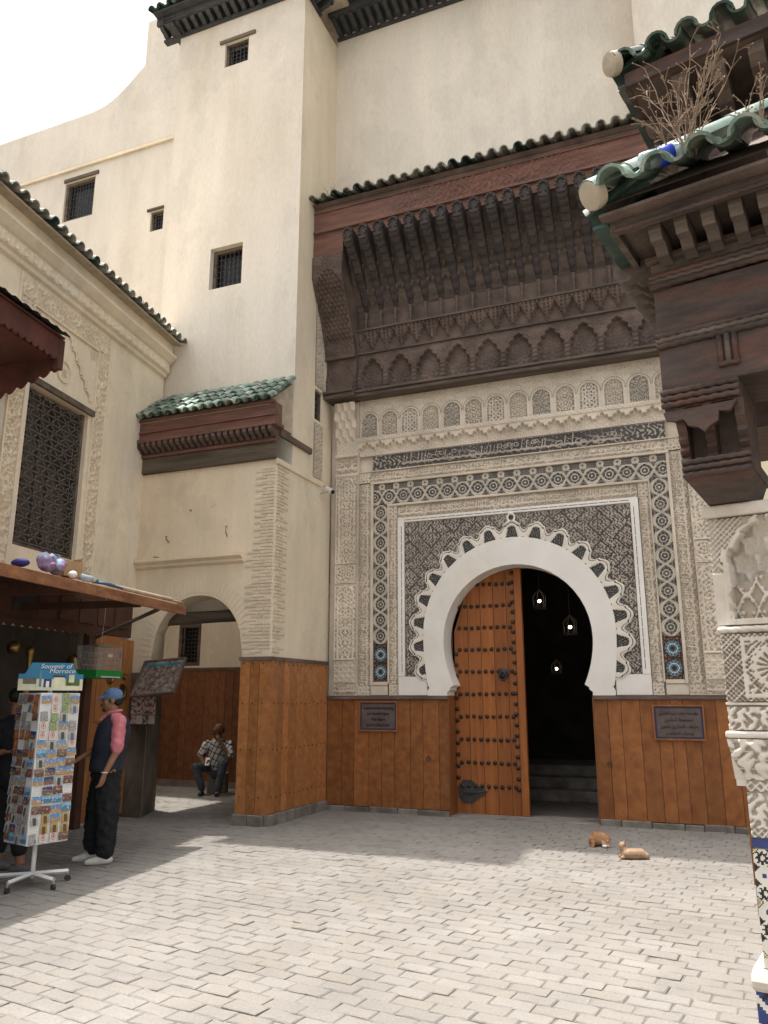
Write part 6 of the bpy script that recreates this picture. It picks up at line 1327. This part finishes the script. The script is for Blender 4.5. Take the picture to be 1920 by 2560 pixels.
# cedar capital and bracket over the pillar
CF = CEDARF
def foot(z0, z1, a0, a1, b0, name='capital', m=CF, bv=.006): return fbox(name, m, a0, a1, b0, .3, z0, z1, bv)
MB().add([FPt(a, b, z) for a, b, z in ((.03, -.06, 2.565), (.22, -.06, 2.565), (.22, .25, 2.565), (.03, .25, 2.565), (-.05, -.15, 2.69), (.27, -.15, 2.69), (.27, .25, 2.69), (-.05, .25, 2.69))], [(0, 1, 2, 3), (4, 7, 6, 5), (0, 4, 5, 1), (1, 5, 6, 2), (2, 6, 7, 3), (3, 7, 4, 0)]).build('capital', CF, ft)
foot(2.691, 2.76, -.055, .275, -.155)
for z in (2.70, 2.735, 2.768): rope(ft, CF, FPt(-.05, -.16, z), FPt(.27, -.16, z), .014, pitch=.05)
for a in (-.045, .085, .235):
    MB().prism([(.2, 2.765), (-.10, 2.765), (-.105, 2.80), (-.085, 2.82), (-.115, 2.845), (-.095, 2.87), (-.13, 2.90), (-.115, 2.93), (-.15, 2.97), (-.15, 3.06), (.2, 3.06)], tuple(FPt(a-.02, 0, 0)), FB, EZ, FU, .045).build('bracket', CF, ft)
fbox('bracket_back', CEDAR, -.03, .25, .0, .2, 2.765, 3.06)
MB().prism([(-.115, 3.04), (-.105, 3.0), (-.06, 2.985), (-.02, 2.99), (.0, 2.95), (.045, 2.935), (.075, 2.905), (.10, 2.93), (.14, 2.95), (.15, 3.0), (.20, 2.99), (.235, 3.04)], tuple(FPt(0, -.158, 0)), FU, EZ, -FB, .03).build('pendant_board', CF, ft)
BA0, BA1 = -.125, FW
fbox('lower_beam', CF, BA0+.01, .25, -.15, .3, 3.06, 3.17)
for z in (3.085, 3.12, 3.155): rope(ft, CF, FPt(BA0, -.158, z), FPt(.25, -.158, z), .017, pitch=.055)
fbox('beam', CF, BA0+.005, BA1, -.145, .3, 3.172, 3.46, .004)
rope(ft, CF, FPt(BA0, -.152, 3.42), FPt(BA1, -.152, 3.42), .018, pitch=.06); rope(ft, CEDARG, FPt(BA0, -.157, 3.447), FPt(BA1, -.157, 3.447), .014, pitch=.05); rope(ft, CF, FPt(BA0, -.152, 3.474), FPt(BA1, -.152, 3.474), .018, pitch=.06)
for a in (.18, .215, .25): rope(ft, CEDARG if a == .215 else CF, FPt(a, -.152, 3.255), FPt(a+.0005, -.152, 3.41), .016, pitch=.05) if False else MB().tube([FPt(a, -.152, 3.255), FPt(a, -.152, 3.405)], .015, 8).build('rope_moulding', CEDARG if a == .215 else CF, ft, True)
rope(ft, CF, FPt(.165, -.152, 3.25), FPt(.265, -.152, 3.25), .014, pitch=.05)
fbox('beam', CF, BA0+.003, BA1, -.14, .3, 3.49, 3.745, .004)
for z, r_, m in ((3.765, .018, CF), (3.792, .015, CEDARG), (3.82, .018, CF)): rope(ft, m, FPt(BA0-.01, -.155, z), FPt(BA1, -.155, z), r_, pitch=.06)
fbox('frieze_board', CEDARG, BA0, BA1, -.145, .3, 3.84, 3.90, .004); fbox('moulding', CEDAR, BA0-.02, BA1, -.18, .3, 3.902, 3.935, .006)
dmp = MB().prism([(0, 0), (-.09, .01), (-.13, .05), (-.20, .045), (-.235, .09), (-.235, .15), (0, .15)], (-.03, 0, 0), (0, 1, 0), (0, 0, 1), (1, 0, 0), .06).mesh('corbel', CEDARG)
for i in range(19): inst(dmp, 'corbel', ft, frame(FPt(-.03+i*.128, -.17, 3.86), FU, FB, EZ))
dmp2 = Matrix.Rotation(R_(-90), 4, 'Z')
for i in range(5): inst(dmp, 'corbel', ft, frame(FPt(-.12, -.02+i*.14, 3.86), -FB, FU, EZ))
fbox('soffit', CEDAR, -.26, BA1, -.56, .5, 4.012, 4.03)
fbox('fascia', CEDARG, -.20, BA1, -.475, -.44, 3.955, 4.06, .004); rope(ft, CF, FPt(-.21, -.482, 3.958), FPt(BA1, -.482, 3.958), .014, pitch=.05)
fbox('fascia', CEDARG, -.235, -.20, -.475, .5, 3.956, 4.06, .004)
# hipped roof: deck, eave tiles on two sides, hip ridge with mortared end
za, zb = 4.07, 4.74
MB().add([FPt(-.24, -.56, za), FPt(BA1, -.56, za), FPt(BA1, .25, zb), FPt(.45, .25, zb), FPt(-.24, 1.2, za), FPt(.45, 1.2, zb)], [(0, 1, 2, 3), (0, 3, 5, 4)]).build('roof_deck', CEDAR, ft)
tiles(ft, FPt(-.14, -.68, 4.10), FPt(BA1, -.68, 4.10), -FB, .54, 2, .2, [GREENP, GREEN], L=.34, over=.28, r=.068)
tiles(ft, FPt(-.33, .55, 4.06), FPt(-.33, -.45, 4.06), -FU, .40, 1, .2, [GREEND], L=.34, r=.075, pans=False)
MB().box(-.315, -.235, -.50, .60, 3.995, 4.012, M=FM).build('eave_board', GREEND, ft)
h0, h1 = FPt(-.285, -.60, 4.125), FPt(.50, .22, 4.83); hd = (h1-h0).normalized(); hx = hd.cross(EZ).normalized(); hz = hx.cross(hd)
hm = tile_mesh(.078, .07, .32, GREENP)
for i in range(5): inst(hm, 'ridge_tile', ft, frame(h0+hd*(.26*i)+hz*(.01), hx, hd, hz))
MB().lathe([(.001, -.006), (.06, -.008), (.074, -.004), (.078, .008), (.078, .05)], n=16, M=frame((0, 0, 0), hx, hz, hd) , c=h0+hz*.002).build('mortar_end', MORTAR, ft, 'a')
# wooden panelled return behind the pillar
wp = thing('wooden_panel_wall', 'narrow wood clad wall end behind the fountain pillar', 'wall', (.25, 7.1, 0))
planks(wp, OAK, (.19, 7.15, .22), (.95, -.31, 0), EZ, (-.31, -.95, 0), 1.0, 1.45, .18, .03); MB().box(.0, 1.0, 0, .3, .0, .22, M=frame((.185, 7.14, 0), (.95, -.31, 0), (.31, .95, 0), EZ)).build('plinth', STONE, wp, bevel=.02)
MB().box(.0, 1.0, .01, .3, .22, 1.67, M=frame((.195, 7.15, 0), (.95, -.31, 0), (.31, .95, 0), EZ)).build('core', PLASW, wp)
# ---------------------------------------------------------------- bottle and dry weeds on the fountain roof
bo = thing('water_bottle', 'large plastic water bottle with blue label lying in the fountain roof gutter', 'bottle', tuple(FPt(.1, -.55, 4.2)))
q0 = FPt(-.03, -.60, 4.215); dv = (FU*.80+FB*.42+EZ*.22).normalized(); MB().tube([q0, q0+dv*.01, q0+dv*.05, q0+dv*.10], [.02, .043, .047, .047], 14).build('base', PET, bo, True); MB().tube([q0+dv*.10, q0+dv*.17], .0485, 14).build('blue_label', mat('label_blue', (.02, .05, .42), .35), bo, True); MB().tube([q0+dv*.17, q0+dv*.25, q0+dv*.29, q0+dv*.31], [.046, .046, .016, .016], 14).build('shoulder', PET, bo, True)
DRY = mat('dry_stalk', (.27, .185, .125), .9, .25, 20)
def weed(root, n, hgt, lab, spread, seed):
    r = random.Random(seed); t = thing('dry_weed', lab, 'plant', tuple(root), 'dry weeds on the fountain roof'); k = MB(); s = MB()
    for i in range(n):
        p0 = Vector(root)+Vector((r.uniform(-.03, .03), r.uniform(-.03, .03), 0)); d = (EZ+FU*r.uniform(-spread, spread*.7)+FB*r.uniform(-.3, .2)).normalized(); L = hgt*r.uniform(.6, 1.05); pts = [p0]
        for j in range(7): d = (d+Vector((r.gauss(0, .12), r.gauss(0, .12), r.gauss(.02, .06)))).normalized(); pts.append(pts[-1]+d*L/7)
        k.tube(pts, [.0034-.0003*j for j in range(8)], 4)
        for j in range(2, 8):
            for m_ in range(r.choice([1, 1, 2])):
                e = (d+Vector((r.gauss(0, .7), r.gauss(0, .7), r.gauss(.1, .4)))).normalized(); l = r.uniform(.03, .09)*hgt/.55; tip = pts[j]+e*l; k.tube([pts[j], pts[j]+e*l*.5+EZ*.004, tip], .0018, 3); s.ell(tip, .0042, 6)
                if r.random() < .5: e2 = (e+Vector((r.gauss(0, .5), r.gauss(0, .5), .2))).normalized(); k.tube([pts[j]+e*l*.5, pts[j]+e*l*.5+e2*l*.5], .0015, 3); s.ell(pts[j]+e*l*.5+e2*l*.5, .0038, 6)
    k.build('stalks', DRY, t); s.build('seed_heads', DRY, t)
weed(FPt(.20, -.55, 4.20), 18, .66, 'tall dry branching weed growing behind the water bottle on the fountain roof', .5, 4)
weed(FPt(.50, -.50, 4.24), 6, .30, 'short dry weed further right on the fountain roof', .5, 9)
weed(FPt(.10, -.45, 4.25), 4, .40, 'thin dry weed left of the tall weed on the fountain roof', .4, 12)
weed(Vector((-5.25, 10.6, 9.85)), 6, .35, 'small dry weed in the corner above the portal canopy', .6, 21)
# ---------------------------------------------------------------- second tiled canopy behind, upper right
uc_ = thing('upper_canopy', 'dark red wooden canopy with green tiled eave above the fountain roof', 'canopy', tuple(FPt(.2, 1.2, 4.6)))
ua, ub, uz = -.388, .337, 5.69
MB().box(-.08, 2.4, .82, 1.6, 3.2, 5.35, M=FM).build('panel_wall', CEDARF, uc_)
for z in (4.75, 5.05, 5.30): MB().box(-.11, 2.4, .78, .82, z, z+.035, M=FM).build('moulding', CEDARF, uc_, bevel=.006)
corbels(uc_, CEDAR, FPt(.0, .82, 0), FPt(2.3, .82, 0), -FB, 5.36, .2, .33, .22, .09)
corbels(uc_, CEDAR, FPt(-.08, .85, 0), FPt(-.08, 1.55, 0), -FU, 5.36, .2, .22, .2, .09)
MB().box(ua+.09, 2.4, ub+.10, 1.9, 5.57, 5.61, M=FM).build('soffit', CEDAR, uc_); MB().box(ua+.07, 2.4, ub+.08, ub+.11, 5.56, 5.66, M=FM).build('fascia', CEDARF, uc_); MB().box(ua+.06, ua+.09, ub+.11, 1.9, 5.56, 5.66, M=FM).build('fascia', CEDARF, uc_)
tiles(uc_, FPt(ua+.1, ub, uz), FPt(2.3, ub, uz), -FB, .5, 2, .2, [GREEND, GREEN], L=.34, over=.28, r=.068); tiles(uc_, FPt(ua, 1.8, uz-.02), FPt(ua, ub+.15, uz-.02), -FU, .4, 1, .2, [GREEND], L=.34, r=.075, pans=False)
MB().box(ua+.01, ua+.09, ub+.12, 1.85, uz-.085, uz-.07, M=FM).build('eave_board', GREEND, uc_)
MB().add([FPt(ua+.1, ub+.12, uz-.02), FPt(2.4, ub+.12, uz-.02), FPt(2.4, 1.3, uz+.45), FPt(ua+.8, 1.3, uz+.45), FPt(ua+.1, 2.2, uz-.02), FPt(ua+.8, 2.2, uz+.45)], [(0, 1, 2, 3), (0, 3, 5, 4)]).build('roof_deck', MORTAR, uc_)
h0, h1 = FPt(ua, ub, uz+.02), FPt(ua+.8, ub+.8, uz+.52); hd = (h1-h0).normalized(); hx = hd.cross(EZ).normalized(); hz = hx.cross(hd); hm = tile_mesh(.078, .07, .32, GREEND)
for i in range(4): inst(hm, 'ridge_tile', uc_, frame(h0+hd*(.26*i), hx, hd, hz))
MB().lathe([(.001, -.006), (.06, -.008), (.074, -.004), (.078, .008), (.078, .05)], n=14, M=frame((0, 0, 0), hx, hz, hd), c=h0).build('mortar_end', MORTAR, uc_, 'a')
# pale wall block on the museum's upper right
MB().box(0, 4, 0, .6, -3.2, 0, M=frame((-.22, 10.55, 13.02), FU, FB, EZ)).build('wall_block', PLAS, mus, bevel=.04)
